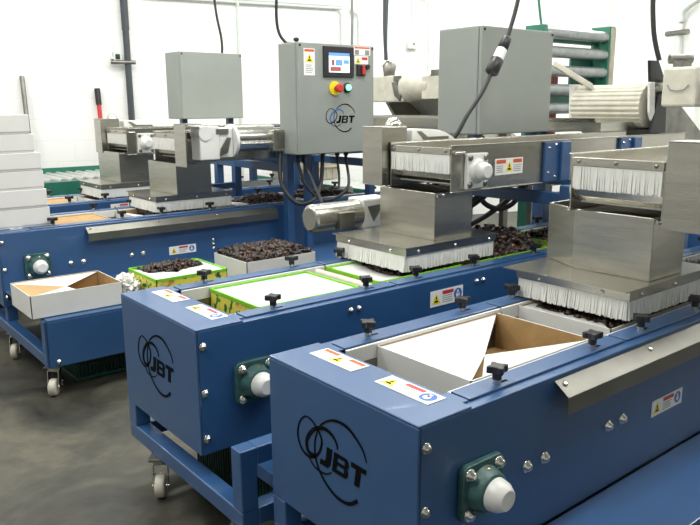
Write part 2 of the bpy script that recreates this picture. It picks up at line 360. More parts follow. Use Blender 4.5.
# ------------------------------------------------------------------ box conveyor
def conveyor(lane, ox, oy, label, L=2.9, W=.4705, gutter=False, shelf=None):
    t = thing('box_conveyor', label, 'conveyor', (ox, oy+W/2, ZF), 'blue box conveyors')
    X = lambda v: ox+v
    Y = lambda v: oy+v
    H = .33
    # end hood: face and top as one folded sheet
    mb = MB()
    mb.box(X(0), X(.005), Y(0), Y(W), -H, 0, 'blue')
    mb.prism([(X(.0), Y(0), 0), (X(.136), Y(0), 0), (X(.136), Y(.023), 0), (X(.152), Y(.023), 0), (X(.152), Y(.075), 0), (X(.136), Y(.075), 0), (X(.136), Y(W-.075), 0), (X(.152), Y(W-.075), 0), (X(.152), Y(W-.023), 0), (X(.136), Y(W-.023), 0), (X(.136), Y(W), 0), (X(0), Y(W), 0)], (0, 0, .005), 'blue')
    hood = obj('end_hood', mb, t, .0035)
    # side panels with folded top edge
    for s_, n_ in ((0, 1), (W, -1)):
        mb = MB(); y0 = Y(s_)
        mb.prism([(X(.006), y0, -H), (X(.006), y0, 0), (X(.006), y0+n_*.030, 0), (X(.006), y0+n_*.030, -.004), (X(.006), y0+n_*.005, -.004), (X(.006), y0+n_*.005, -H)], (L, 0, 0), 'blue')
        obj('side_panel', mb, t, .004)
    # rail plates, guides
    segs = [q for q in [(.156, .690), (.698, 1.235), (1.243, 1.78), (1.788, 2.325), (2.333, 2.9)] if q[1] <= L+.02]
    for a, b in segs:
        for y0 in (.024, W-.073):
            mb = MB(); mb.box(X(a), X(b), Y(y0), Y(y0+.049), .0005, .0055, 'blue'); obj('rail_plate', mb, t, .0018)
        for y0 in (.0745, W-.0825):
            mb = MB(); mb.box(X(a), X(b), Y(y0), Y(y0+.008), -.035, .001, 'white'); obj('guide_strip', mb, t, .001, 'white plastic guide strip')
    for kx in (.253, .581, .787, 1.06, 1.39, 1.60, 1.93, 2.20):
        for y0 in (.041, W-.041):
            star_knob(t, X(kx), Y(y0), .0055)
            mb = MB(); mb.box(X(kx-.006), X(kx+.030), Y(y0-.0035), Y(y0+.0035), .0052, .0062, 'decal'); obj('slot', mb, t)
    # belt and inner side walls
    mb = MB(); mb.box(X(.16), X(L), Y(.084), Y(W-.084), -.118, -.106, 'belt'); mb.cyl((X(.16), Y(.084), -.135), (X(.16), Y(W-.084), -.135), .028, 'belt', 16); obj('belt', mb, t)
    mb = MB(); mb.box(X(.01), X(L), Y(.08), Y(.084), -.16, -.036, 'steel_dark'); mb.box(X(.01), X(L), Y(W-.084), Y(W-.08), -.16, -.036, 'steel_dark'); obj('belt_frame', mb, t)
    # bearings, bolts
    flange_bearing(t, X(.158), Y(0), -.161)
    for z in (-.041, -.164, -.287): bolt(t, (X(.0184), Y(0), z), (0, -1, 0), .0085)
    for bx in (.306, .3645, .601, .660): bolt(t, (X(bx), Y(0), -.173), (0, -1, 0), .0105)
    if lane == 2:
        for bx in (.49, .52, 1.03, 1.062): bolt(t, (X(bx), Y(0), -.035), (0, -1, 0), .0075)
    if lane == 3:
        for z in (-.150, -.172, -.195): bolt(t, (X(1.05), Y(0), z), (0, -1, 0), .007)
    # labels
    mb = MB(); label_three(mb, fr_top(X(.074), Y(.420), .0052), .146, .051); obj('warning_label', mb, t, 0, 'white label with orange bars and a yellow triangle')
    mb = MB(); label_hand(mb, fr_top(X(.075), Y(.203), .0052), .149, .049); obj('warning_label', mb, t, 0, 'white label with a yellow triangle and a blue disc')
    zl = {1: -.210, 2: -.087, 3: -.200, 4: -.06}[lane]
    lx = {1: .793, 2: .812, 3: .796, 4: .80}[lane]
    mb = MB(); label_hand(mb, fr_y(X(lx), Y(-.0005), zl), .150, .052 if lane == 2 else .042); obj('warning_label', mb, t, 0, 'white label with a yellow triangle and a blue disc')
    if lane in (1, 2, 3):
        mb = MB(); logo(mb, fr_x(X(-.0003), Y(.252), -.158), 1.0); obj('logo', mb, t, 0, 'black ring logo with the letters JBT')
    if gutter:
        mb = MB(); g0, g1 = .385, 1.44
        mb.prism([(X(g0), Y(-.0005), -.010), (X(g0), Y(-.036), -.036), (X(g0), Y(-.036), -.074), (X(g0), Y(-.033), -.074), (X(g0), Y(-.033), -.038), (X(g0), Y(-.0005), -.014)], (g1-g0, 0, 0), 'guard')
        gg = obj('drip_guard', mb, t, .001, 'bent stainless drip guard')
        for k in range(4):
            q = MB(); q.lathe((X(g0+.02+k*(g1-g0-.05)/3), Y(-.012), -.018), (0, -.6, .8), [(0, .006), (.002, .006), (.004, .003)], 'chrome', 10); obj('screw', q, gg)
    # ------- base frame
    fb = MB(); T = .045; zb = -.445
    y_out = {1: -.19, 2: -.195, 3: -.585, 4: 0}[lane]
    yin = W
    fb.box(X(.000), X(T), Y(y_out), Y(yin), zb, zb+T, 'blue')                      # end bar
    fb.box(X(.000), X(T), Y(W-.05), Y(W), zb+T, -H-.0005, 'blue')                    # far end post
    fb.box(X(T), X(L), Y(W-T), Y(W), zb, zb+T, 'blue')
    if y_out < 0 and lane == 2:
        fb.box(X(0), X(T), Y(y_out), Y(y_out+T), zb+T, -.243, 'blue')
        fb.box(X(T), X(L), Y(y_out), Y(y_out+T), -.243-T, -.243, 'blue')
        fb.box(X(T), X(L), Y(y_out), Y(y_out+T), zb, zb+T, 'blue')
        for px in (.55, 1.1, 1.65, 2.2): fb.box(X(px), X(px+T), Y(y_out), Y(y_out+T), zb+T, -.243-T, 'blue')
        for px in (.12, 1.1, 2.2): fb.box(X(px), X(px+T), Y(y_out+T), Y(.03), -.40, -.36, 'blue'); (fb.box(X(px+.01), X(px+T), Y(.008), Y(.03), -.36, -H+.01, 'blue') if px else 0)
    else:
        fb.box(X(T), X(L), Y(y_out), Y(y_out+T), zb, zb+T, 'blue')
        for px in (.012, 1.2, 2.1): fb.box(X(px), X(px+T), Y(.01), Y(.05), zb+T, -H+.02, 'blue')
    for px in (1.2, 2.1): fb.box(X(px), X(px+T), Y(y_out+T), Y(W-T), zb, zb+T, 'blue')
    if lane == 3: fb.box(X(0), X(T), Y(y_out), Y(y_out+T), zb+T, -.26, 'blue')
    fr = obj('base_frame', fb, t, .003)
    if lane == 3:
        sp = MB(); sp.box(X(.010), X(L), Y(-.60), Y(-.586), zb, -.262, 'blue'); sp.box(X(.010), X(L), Y(-.60), Y(-.002), -.262, -.254, 'blue'); obj('side_shelf', sp, t, .002)
        bolt(t, (X(.04), Y(-.600), -.425), (0, -1, 0), .008)
        cs = [(.03, -.56), (.03, -.01), (.03, .43), (1.6, -.56), (2.2, -.56), (2.2, .43)]
    elif lane == 1:
        sp = MB(); sp.box(X(.010), X(L), Y(-.20), Y(-.004), -.340, -.331, 'blue'); sp.box(X(.010), X(L), Y(-.20), Y(-.191), -.40, -.340, 'blue'); obj('side_shelf', sp, t, .002)
        cs = [(.03, -.16), (.03, .40), (2.7, -.16), (2.7, .40)]
    elif lane == 2: cs = [(.012, .290), (.02, -.16), (2.7, -.16), (2.7, .43)]
    else: cs = [(.03, .03), (.03, .43), (2.1, .03), (2.1, .43)]
    for cx, cy in cs: caster(t, X(cx), Y(cy), zb, ZF)
    return t

lanes = {1: (0, 0), 2: (-.0427, .7335), 3: (-.0607, 2.5525), 4: (-.0607, 3.32)}
W = .4705
conveyor(1, *lanes[1], 'blue box conveyor in the foreground, with white and brown cartons and a steel guard', gutter=True)
conveyor(2, *lanes[2], 'middle blue box conveyor carrying lime-rimmed white cartons, behind the foreground one')
conveyor(3, *lanes[3], 'blue box conveyor with a low side shelf of cartons and a long steel guard', L=2.34, gutter=True)
conveyor(4, *lanes[4], 'farthest blue box conveyor, partly behind the stack of white boxes', L=2.34)

# ------------------------------------------------------------------ brushes
def bristles(mb, p0, p1, zt, zb, th=.008, m='bristle', flare=(0, 0)):
    p0 = Vector((*p0, 0)); p1 = Vector((*p1, 0)); d = (p1-p0); L = d.length; d /= L; n = Vector((-d.y, d.x, 0)); N = int(L/.0036)
    bk = [p0-n*th*.12, p1-n*th*.12, p1+n*th*.12, p0+n*th*.12]; fo = Vector((*flare, 0))*(zt-zb)*.8
    mb.add([(q.x, q.y, zt) for q in bk]+[(q.x+fo.x, q.y+fo.y, zb+.012) for q in bk], [(4,5,6,7),(0,1,5,4),(1,2,6,5),(2,3,7,6),(3,0,4,7)], m)
    for k in range(N):
        for row in (-1, 1):
            a = (k+.5+random.uniform(-.25, .25))*L/N; c = p0+d*a+n*row*th*.3; w = .0021; e = zb+random.random()**2*.006
            o = n*random.uniform(-.003, .003)+d*random.uniform(-.0025, .0025)+Vector((*flare, 0))*(zt-zb)
            A = [c-d*w-n*w, c+d*w-n*w, c+d*w+n*w, c-d*w+n*w]
            vs = [(q.x, q.y, zt) for q in A]+[(q.x+o.x, q.y+o.y, e) for q in A]
            mb.add(vs, [(4,5,6,7),(0,1,5,4),(1,2,6,5),(2,3,7,6),(3,0,4,7)], m)
def skirt(lane, x0, x1, y0, y1, label):
    X0, X1, Y0, Y1 = x0, x1, y0, y1; ins = .024 if lane == 1 else .004
    t = thing('brush_skirt', label, 'brush guard', ((x0+x1)/2, (y0+y1)/2, .012), 'brush skirts over the boxes')
    z = .090
    mb = MB(); cx0, cx1, cy0, cy1 = x0+.22, x1-.14, y0+.10, y1-.12       # plate as a ring round the chute
    for q in ((x0, cx0, y0, y1), (cx1, x1, y0, y1), (cx0, cx1, y0, cy0), (cx0, cx1, cy1, y1)): mb.box(q[0], q[1], q[2], q[3], z-.003, z, 'steel')
    obj('top_plate', mb, t)
    x0 += ins; y1 -= ins; zz0 = .012 if lane == 1 else 0
    mb = MB(); h = .026
    mb.box(x0+.004, x0+.008, y0+.006, y1-.006, z-.003-h, z-.003, 'steel'); mb.box(x1-.008, x1-.004, y0+.006, y1-.006, z-.003-h, z-.003, 'steel')
    mb.box(x0+.004, x1-.004, y0+.004, y0+.008, z-.003-h, z-.003, 'steel'); mb.box(x0+.004, x1-.004, y1-.008, y1-.004, z-.003-h, z-.003, 'steel')
    obj('clamp_bar', mb, t, .001)
    for k in range(3): bolt(t, (x0+.06+k*(x1-x0-.1)/2, y0+.004, z-.018), (0, -1, 0), .005)
    for k in range(2): bolt(t, (x0+.004, y0+.08+k*(y1-y0-.16), z-.018), (-1, 0, 0), .005)
    for a, b in (((x0+.012, y0+.012), (x0+.012, y1-.012)), ((x1-.012, y0+.012), (x1-.012, y1-.012)), ((x0+.012, y0+.012), (x1-.012, y0+.012)), ((x0+.012, y1-.012), (x1-.012, y1-.012))):
        mb = MB(); bristles(mb, a, b, z-.022, .0085, flare=((-.1 if a[0] < (x0+x1)/2 and a[0] == b[0] else 0), 0)); o = obj('bristles', mb, t, 0, 'white nylon bristles'); o['kind'] = 'stuff'
    return t
skirt(1, .785, 1.24, .085, .465, 'brush skirt with white bristles above the foreground conveyor')
skirt(2, .755, 1.21, .835, 1.215, 'brush skirt with white bristles above the lime-rimmed cartons of the middle conveyor')
skirt(3, .715, 1.17, 2.64, 3.01, 'brush skirt with white bristles on the conveyor behind the control cabinet line')
skirt(4, .715, 1.17, 3.40, 3.78, 'farthest brush skirt with white bristles, nearest the back wall')

# ------------------------------------------------------------------ chutes
def wall_strip(mb, pts, z0, z1, th, m='steel', closed=True, zt=None):
    n = len(pts)
    c = Vector((sum(p[0] for p in pts)/n, sum(p[1] for p in pts)/n))
    inn = [Vector(p)+(c-Vector(p)).normalized()*th*1.6 for p in pts]
    for i in range(n if closed else n-1):
        j = (i+1) % n; a, b, d, e = pts[i], pts[j], inn[j], inn[i]
        mb.prism([(a[0], a[1], z0), (b[0], b[1], z0), (d.x, d.y, z0), (e.x, e.y, z0)], (0, 0, z1-z0), m)
def chute(pts, z0, z1, label, part=None, lip=True):
    n = len(pts); cx = sum(p[0] for p in pts)/n; cy = sum(p[1] for p in pts)/n
    t = thing('drop_chute', label, 'chute', (cx, cy, z0), 'stainless drop chutes')
    mb = MB(); wall_strip(mb, pts, z0, z1, .004); obj('body', mb, t, .0015)
    if part:
        q = MB(); (a, b, c, d) = part; q.prism([(a, b, z0+.03), (c, d, z0+.03), (c, d, z1-.012), (a, b, z1-.012)], (.0, .004, 0), 'steel'); obj('divider_plate', q, t)
    pp = pts[1] if len(pts) > 4 else pts[0]
    q = MB(); a = pts[0]
    q.cyl((a[0]+.004, a[1]-.004, z1-.010), (a[0]+.14, a[1]-.004, z1-.010), .006, 'chrome', 10); q.cyl((a[0]+.03, a[1]-.004, z1-.010), (a[0]+.045, a[1]-.004, z1-.010), .010, 'chrome', 8); obj('hinge_rod', q, t)
    return t
chute([(.93, .105), (1.10, .105), (1.16, .16), (1.16, .465), (.99, .465), (.93, .335)], .0905, .256, 'large faceted stainless drop chute above the foreground conveyor', part=(.985, .44, 1.10, .13))
chute([(.925, .872), (1.11, .872), (1.11, 1.15), (.925, 1.15)], .0905, .252, 'stainless drop chute above the middle conveyor, below the labelled feeder')
chute([(.84, 2.64), (1.04, 2.64), (1.04, 2.98), (.84, 2.98)], .0905, .252, 'stainless drop chute in front of the farthest one, beside the white gearbox')
chute([(.85, 3.42), (1.07, 3.42), (1.07, 3.76), (.85, 3.76)], .0905, .272, 'farthest stainless drop chute, nearest the red-handled tool')

# ------------------------------------------------------------------ belt feeders
def gear_motor(parent, x, y, z, dx=1, big=1.0):
    """white gearbox with a stainless motor lying along x"""
    mb = MB(); k = .085*big
    mb.box(x, x+.11*big, y-.045*big, y+.05*big, z-k, z+k*.95, 'white'); mb.cyl((x+.03*big, y-.05*big, z+k*.55), (x+.03*big, y+.05*big, z+k*.55), k*.42, 'white', 20)
    mb.box(x+.11*big, x+.19*big, y-.04*big, y+.05*big, z-k*.9, z+k*.85, 'white')
    g = obj('gear_motor', mb, parent, .006, 'white gearbox with a stainless motor')
    q = MB(); q.prism([(x+.105*big, y-.046*big, z-k*.8), (x+.15*big, y-.046*big, z-k*.62), (x+.172*big, y-.046*big, z+k*.25), (x+.15*big, y-.046*big, z+k*.3), (x+.112*big, y-.046*big, z-k*.35)], (0, -.006, 0), 'steel_dark'); obj('cover_plate', q, g, .001)
    q = MB(); q.box(x+.09*big, x+.16*big, y-.0475*big, y-.044*big, z+k*.48, z+k*.78, 'steel_dark'); obj('name_plate', q, g)
    q = MB(); q.cyl((x+.19*big, y, z+.005), (x+.205*big, y, z+.005), k*.98, 'white', 30); obj('flange', q, g, .002)
    q = MB(); q.cyl((x+.205*big, y, z+.015), (x+.44*big, y, z+.015), k*.80, 'chrome', 28); q.cyl((x+.21*big, y-.072*big, z-.012), (x+.42*big, y-.072*big, z-.012), .014*big, 'chrome', 12); obj('motor', q, g, .002)
    q = MB(); q.box(x+.40*big, x+.48*big, y-.088*big, y-.03*big, z-.055*big, z+.055*big, 'steel'); q.box(x+.415*big, x+.465*big, y-.093*big, y-.088*big, z-.04*big, z+.045*big, 'steel_dark'); obj('junction_box', q, g, .003)
    return g
def feeder(lane, xf, y0, y1, guard, label, xe=2.35):
    t = thing('belt_feeder', label, 'feeder', ((xf+xe)/2, (y0+y1)/2, .26), 'stainless belt feeders')
    zt, zb = .410, .262
    for yy, s_ in ((y0, -1), (y1, 1)):
        mb = MB(); mb.box(xf, xe, min(yy, yy+s_*.004), max(yy, yy+s_*.004), zb, zt, 'steel'); mb.box(xf, xe, min(yy, yy+s_*.014), max(yy, yy+s_*.014), zt, zt+.003, 'steel'); mb.box(xf, xe, min(yy, yy+s_*.012), max(yy, yy+s_*.012), zb-.003, zb, 'steel')
        obj('side_panel', mb, t, .001)
    mb = MB(); mb.box(xf+.04, xe, y0+.006, y1-.006, .318, .323, 'lightbelt'); mb.cyl((xf+.075, y0+.006, .302), (xf+.075, y1-.006, .302), .020, 'lightbelt', 20); mb.box(xf+.04, xe, y0+.006, y1-.006, .281, .285, 'lightbelt'); obj('belt', mb, t)
    mb = MB(); mb.prism([(xf+.010, y0+.004, .322), (xf+.014, y0+.004, .322), (xf+.020, y0+.004, .302), (xf+.040, y0+.004, .290), (xf+.14, y0+.004, .280), (xf+.14, y0+.004, .277), (xf+.037, y0+.004, .286), (xf+.015, y0+.004, .300)], (0, y1-y0-.008, 0), 'steel'); obj('drip_pan', mb, t, .001)
    mb = MB(); mb.box(xf-.004, xf+.002, y0, y1, .381, .404, 'steel'); obj('brush_bar', mb, t, .001)
    for k in range(3): bolt(t, (xf-.004, y0+.02+k*(y1-y0-.04)/2, .393), (-1, 0, 0), .0045, 'steel_dark')
    mb = MB(); bristles(mb, (xf+.002, y0+.004), (xf+.002, y1-.004), .382, .319); o = obj('bristles', mb, t, 0, 'cream nylon bristles'); o['kind'] = 'stuff'
    # blue mounting brackets
    for bx in (1.40, 1.90):
        mb = MB(); mb.box(bx, bx+.14, y0-.016, y0-.0045, zb, zt-.004, 'blue'); mb.box(bx+.085, bx+.14, y0-.028, y0-.016, zb, zt-.004, 'blue'); br = obj('bracket', mb, t, .002, 'blue mounting bracket')
        for q in ((bx+.02, .295), (bx+.02, .385), (bx+.06, .280), (bx+.06, .395)): bolt(t, (q[0], y0-.016, q[1]), (0, -1, 0), .005)
    if guard == 'far':
        # bearing and label on the near panel
        b = MB(); bx, bz = xf+.112, .326
        b.prism([(bx-.052, y0-.0045, bz-.058), (bx+.052, y0-.0045, bz-.058), (bx+.052, y0-.0045, bz+.058), (bx-.052, y0-.0045, bz+.058)], (0, -.014, 0), 'white')
        b.lathe((bx, y0-.018, bz), (0, -1, 0), [(0, .042), (.010, .036), (.012, .033)], 'white', 24)
        bb = obj('flange_bearing', b, t, .003, 'white flange bearing')
        c = MB(); c.lathe((bx, y0-.030, bz), (0, -1, 0), [(0, .030), (.018, .030), (.030, .026), (.033, .020)], 'white', 24); obj('cap', c, bb)
        for i in (-1, 1):
            for j in (-1, 1):
                q = MB(); q.lathe((bx+i*.038, y0-.0185, bz+j*.044), (0, -1, 0), [(0, .0105), (.003, .0105), (.003, .007), (.008, .006)], 'steel_dark', 12); obj('bolt', q, bb)
        if lane == 2:
            mb = MB(); label_three(mb, fr_y(xf+.215, y0-.0046, .303), .150, .056); obj('warning_label', mb, t, 0, 'white label with orange bars and a yellow triangle')
        q = MB(); q.cyl((xf+.008, y0-.012, .388), (xf+.05, y0-.012, .388), .006, 'chrome', 10); obj('hinge_rod', q, t)
        gy0, gy1, gx = y1+.010, y1+.115, xf-.035
        mb = MB(); mb.box(gx, gx+.004, gy0, gy1, .26, .466, 'steel'); mb.box(gx+.004, gx+.12, gy0, gy0+.004, .262, .464, 'steel'); mb.box(gx, gx+.12, gy0, gy1, .463, .467, 'steel'); obj('motor_guard', mb, t, .001)
        g = gear_motor(t, xf+.12, y1+.075, .325, big=.80)
        q = MB(); q.lathe((xf+.06, y1+.055, .467), (0, 0, 1), [(0, .032), (.012, .030), (.026, .018), (.030, .004)], 'chrome', 16); obj('eye_cap', q, t)
        # curved white cover on the top
        q = MB(); n = 8; P = [(xf+.12, 0, .412), (xf+.12, 0, .452)]+[(xf+.12+.23*i/n, 0, .412+.042*math.cos(PI/2*(i/n)**2.2)) for i in range(1, n+1)]
        q.prism([(a, y1+.02, c) for a, _, c in P], (0, .085, 0), 'white'); cv = obj('white_cover', q, t, .002, 'curved white cover')
        q = MB(); q.prism([(xf+.145, y1+.0195, .446), (xf+.165, y1+.0195, .446), (xf+.20, y1+.0195, .425), (xf+.31, y1+.0195, .425), (xf+.31, y1+.0195, .415), (xf+.18, y1+.0195, .415)], (0, -.002, 0), 'steel_dark'); obj('recess_plate', q, cv)
    else:
        gy0, gy1, gx = y0-.165, y0-.024, xf-.040
        mb = MB(); mb.box(gx, gx+.004, gy0+.02, gy1, .248, .455, 'steel'); mb.box(gx+.004, gx+.05, gy1-.004, gy1, .262, .454, 'steel'); mb.box(gx, gx+.09, gy0+.02, gy1, .452, .456, 'steel'); obj('motor_guard', mb, t, .001)
        gear_motor(t, xf+.045, y0-.085, .362, big=1.0)
        q = MB(); q.lathe((xf+.08, y1+.005, .31), (0, 1, 0), [(0, .045), (.015, .040), (.035, .030), (.038, .02)], 'white', 20); obj('flange_bearing', q, t, 0, 'white bearing on the far side')
    return t
feeder(1, .870, .058, .312, 'near', 'stainless belt feeder ending in cream bristles above the foreground faceted chute')
feeder(2, .919, .800, 1.085, 'far', 'stainless belt feeder with white round bearing and safety label on its side', xe=2.45)
feeder(3, .830, 2.560, 2.86, 'near', 'stainless belt feeder driven by the white gearbox and long steel motor')
feeder(4, .880, 3.36, 3.66, 'far', 'farthest stainless belt feeder, below the plain grey cabinet by the wall')

# ------------------------------------------------------------------ support frames
def frame(oy, ys, label, tops, foot):
    xb = 1.41
    t = thing('support_frame', label, 'frame', (xb, (ys[0]+ys[-1])/2, ZF), 'blue feeder support frames')
    for y, zt, zf in zip(ys, tops, foot):
        mb = MB(); mb.box(xb, xb+.045, y, y+.045, zf, zt, 'blue'); obj('post', mb, t, .003)
        mb = MB(); mb.box(2.0, 2.045, y, y+.045, zf, zt-.01, 'blue'); obj('post', mb, t, .003)
    for x in (xb, 2.0):
        mb = MB(); mb.box(x+.004, x+.041, ys[0]+.045, ys[-1], .18, .225, 'blue'); obj('cross_bar', mb, t, .003)
    for y in (ys[1], ys[-1]):
        mb = MB(); mb.box(xb+.045, 2.0, y+.004, y+.041, .18, .225, 'blue'); obj('long_bar', mb, t, .003)
        mb = MB(); mb.box(xb-.22, xb, y+.008, y+.030, .052, .0865, 'blue'); obj('skirt_arm', mb, t, .002)
    return t
frame(0, (-.085, .480, .680, 1.212), 'blue steel posts carrying the two front feeders', (.25, .255, .255, .255), (-.3305, ZF, ZF, ZF))
frame(2.55, (2.465, 3.027, 3.245, 3.80), 'blue steel posts carrying the two rear feeders, left of the control cabinet', (.36, .255, .255, .255), (-.2535, ZF, ZF, ZF))

# small motor on the far side of the middle conveyor
def side_motor():
    t = thing('drive_motor', 'round stainless drive motor with white gearbox between middle and shelf conveyors', 'motor', (.90, 1.33, .06))
    mb = MB(); mb.lathe((.735, 1.33, .130), (1, 0, 0), [(0, .040), (.004, .050), (.012, .053), (.20, .053), (.215, .056), (.222, .056)], 'steel', 32); obj('motor_body', mb, t)
    mb = MB(); mb.box(.957, 1.10, 1.28, 1.38, .072, .190, 'white'); g = obj('gearbox', mb, t, .008)
    q = MB(); q.prism([(.975, 1.279, .16), (1.055, 1.279, .165), (1.005, 1.279, .10)], (0, -.004, 0), 'steel_dark'); obj('cover_plate', q, g)
    q = MB(); q.box(.83, .90, 1.262, 1.30, .085, .150, 'steel_dark'); obj('junction_box', q, t, .003)
    q = MB(); q.box(1.0, 1.06, 1.175, 1.33, .052, .072, 'blue'); q.box(1.0, 1.06, 1.19, 1.203, .0058, .06, 'blue'); obj('bracket', q, t, .002)
    return t
side_motor()

# ------------------------------------------------------------------ boxes
def heap(name_pos, x0, x1, y0, y1, zb, zt, n, label, r=.012, slope=0.6):
    mb = MB(); cx, cy = (x0+x1)/2, (y0+y1)/2
    for _ in range(n):
        x = random.uniform(x0, x1); y = random.uniform(y0, y1)
        x = max(x0+r*1.3, min(x1-r*1.3, x)); y = max(y0+r*1.3, min(y1-r*1.3, y))
        e = min(1, 1.25*min((x-x0)/(x1-x0), (x1-x)/(x1-x0), (y-y0)/(y1-y0), (y1-y)/(y1-y0))*4)
        z = zb+(zt-zb)*(slope+(1-slope)*e)*random.uniform(.80, 1.02)
        mb.lump((x, y, z), r*random.uniform(.7, 1.3), 'fruit', .3, 6, 4, (1.3, .9, .6))
    # solid core so nothing is seen through
    mb.box(x0, x1, y0, y1, zb, zb+(zt-zb)*slope*.8, 'fruit')
    o = obj('dried_fruit', mb); tag(o, label, 'dried fruit', None, 'stuff'); return o
def carton(x0, x1, y0, y1, zb, zt, label, style='white', half=False, gap=0, flaps=('carton', 'carton', 'kraft', 'carton'), cover=True, inner='kraft', sag=.014, group='open cartons', apex=(.5, .5), keep=(1, 1, 1, 1)):
    """flaps: -x end, far side, +x end, near side"""
    t = thing('open_carton', label, 'carton', ((x0+x1)/2, (y0+y1)/2, zb), group)
    out = 'carton' if style == 'white' else 'print'; th = .003
    mb = MB(); mb.box(x0, x1, y0, y1, zb, zb+th, inner)
    for q in ((x0, x0+th, y0, y1), (x1-th, x1, y0, y1), (x0, x1, y0, y0+th), (x0, x1, y1-th, y1)):
        mb.box(q[0], q[1], q[2], q[3], zb, zt, out)
    i = th+.0004
    for q in ((x0+th, x0+i, y0+i, y1-i), (x1-i, x1-th, y0+i, y1-i), (x0+i, x1-i, y0+th, y0+i), (x0+i, x1-i, y1-i, y1-th)):
        mb.box(q[0], q[1], q[2], q[3], zb+th, zt-.0005, inner)
    obj('tray', mb, t)
    if style != 'white':
        r = MB(); e = .0012
        for q in ((x0-e, x0+th+e, y0-e, y1+e), (x1-th-e, x1+e, y0-e, y1+e), (x0, x1, y0-e, y0+th+e), (x0, x1, y1-th-e, y1+e)):
            r.box(q[0], q[1], q[2], q[3], zt-.009, zt+.002, 'lime')
        obj('rim', r, t, 0, 'lime green rim')
    if cover:
        ax, ay = x0+(x1-x0)*apex[0], y0+(y1-y0)*apex[1]; a = (ax, ay, zt-sag-.004); g = .004
        P = [(x0+g, y0+g), (x0+g, y1-g), (x1-g, y1-g), (x1-g, y0+g)]
        for i in range(4):
            if not keep[i]: continue
            p, q = P[i], P[(i+1) % 4]; z = zt-.004
            dz = 0
            if i == 3: q = (q[0]+gap, q[1])
            if i == 3 and half: p = ((p[0]+q[0])/2, p[1])
            f = MB(); f.prism([(p[0], p[1], z), (q[0], q[1], z), (a[0], a[1], a[2]+dz)], (0, 0, -.0012), flaps[i]); obj('flap', f, t, 0, 'brown board flap' if flaps[i] == 'kraft' else None)
    return t
ZB = -.1055
# foreground conveyor
carton(.245, .672, .100, .390, ZB, -.006, 'open white carton with a brown flap, nearest the foreground end hood', flaps=('carton', 'carton', 'kraft', 'carton'), sag=.028, keep=(1, 1, 0, 1), gap=.035)
carton(.765, 1.17, .105, .390, ZB, -.004, 'white carton half under the foreground brush skirt, showing dark fruit', keep=(1, 1, 0, 0), apex=(.30, .45), sag=.01)
heap(0, .80, 1.165, .115, .375, -.102, -.005, 900, 'dark dried fruit in the white carton under the foreground brush skirt', slope=.85)
carton(1.28, 1.70, .100, .390, ZB, -.004, 'white carton beyond the foreground brush skirt at the right', cover=False)
heap(0, 1.285, 1.69, .108, .38, -.102, .012, 700, 'dark dried fruit in the carton beyond the foreground skirt', slope=.8)
# middle conveyor
oy = .7335
G3 = ('carton',)*4
carton(.204, .566, oy+.105, oy+.385, ZB, -.006, 'empty lime-rimmed printed carton nearest the middle end hood', 'print', flaps=G3, inner='carton', sag=.045, group='lime-rimmed cartons')
carton(.650, 1.03, oy+.105, oy+.385, ZB, -.004, 'lime-rimmed printed carton entering the middle brush skirt', 'print', flaps=G3, inner='carton', sag=.02, keep=(1, 1, 0, 1), group='lime-rimmed cartons')
mb = MB(); mb.cyl((.615, oy+.10, -.020), (.615, oy+.39, -.020), .016, 'cream', 20); mb.cyl((.615, oy+.094, -.020), (.615, oy+.396, -.020), .005, 'chrome', 10); mb.box(.605, .625, oy+.092, oy+.100, -.12, -.015, 'steel_dark'); mb.box(.605, .625, oy+.390, oy+.3975, -.12, -.015, 'steel_dark')
tag(obj('spacer_roller', mb), 'cream roller between the first two lime-rimmed cartons', 'roller')
heap(0, .78, 1.02, oy+.12, oy+.37, -.10, .002, 500, 'dark dried fruit under the middle brush skirt', slope=.8)
carton(1.12, 1.52, oy+.105, oy+.385, ZB, -.004, 'lime-rimmed carton heaped with fruit, right of the middle brush skirt', 'print', flaps=G3, inner='carton', cover=False, group='lime-rimmed cartons')
heap(0, 1.13, 1.51, oy+.112, oy+.378, -.10, .060, 1500, 'high heap of dark dried fruit right of the middle brush skirt', r=.013, slope=.5)
carton(1.62, 2.00, oy+.105, oy+.385, ZB, -.004, 'lime-rimmed carton farthest along the middle conveyor', 'print', flaps=G3, inner='carton', cover=False, group='lime-rimmed cartons')
heap(0, 1.63, 1.99, oy+.112, oy+.378, -.10, .010, 500, 'dark dried fruit farthest along the middle conveyor', slope=.8)
# shelf conveyor
oy = 2.5525
carton(.10, .50, oy+.105, oy+.385, ZB, -.004, 'brown-lined carton beside the stack of white boxes on the shelf conveyor', flaps=('kraft', 'kraft', 'kraft', 'kraft'), sag=.03)
carton(.62, 1.02, oy+.105, oy+.385, ZB, -.004, 'white carton entering the third brush skirt behind the steel guard', keep=(1, 0, 0, 0), apex=(.25, .5))
heap(0, .72, 1.01, oy+.115, oy+.375, -.10, .010, 500, 'dark dried fruit under the third brush skirt', slope=.85)
carton(1.22, 1.62, oy+.105, oy+.385, ZB, -.004, 'white-flapped carton of fruit beyond the third brush skirt', keep=(1, 0, 0, 0), apex=(.35, .4), sag=.0)
heap(0, 1.32, 1.61, oy+.115, oy+.375, -.10, .022, 700, 'dark dried fruit between the blue posts on the shelf conveyor', slope=.7)
carton(1.68, 2.08, oy+.105, oy+.385, ZB, -.004, 'carton of fruit below the control cabinet on the shelf conveyor', cover=False)
heap(0, 1.69, 2.07, oy+.115, oy+.375, -.10, .022, 500, 'dark dried fruit below the control cabinet', slope=.7)
oy = 3.32
carton(.10, .60, oy+.105, oy+.385, ZB, -.004, 'brown-lined carton on the farthest conveyor beside the white stack', flaps=('kraft', 'kraft', 'kraft', 'kraft'), sag=.03)
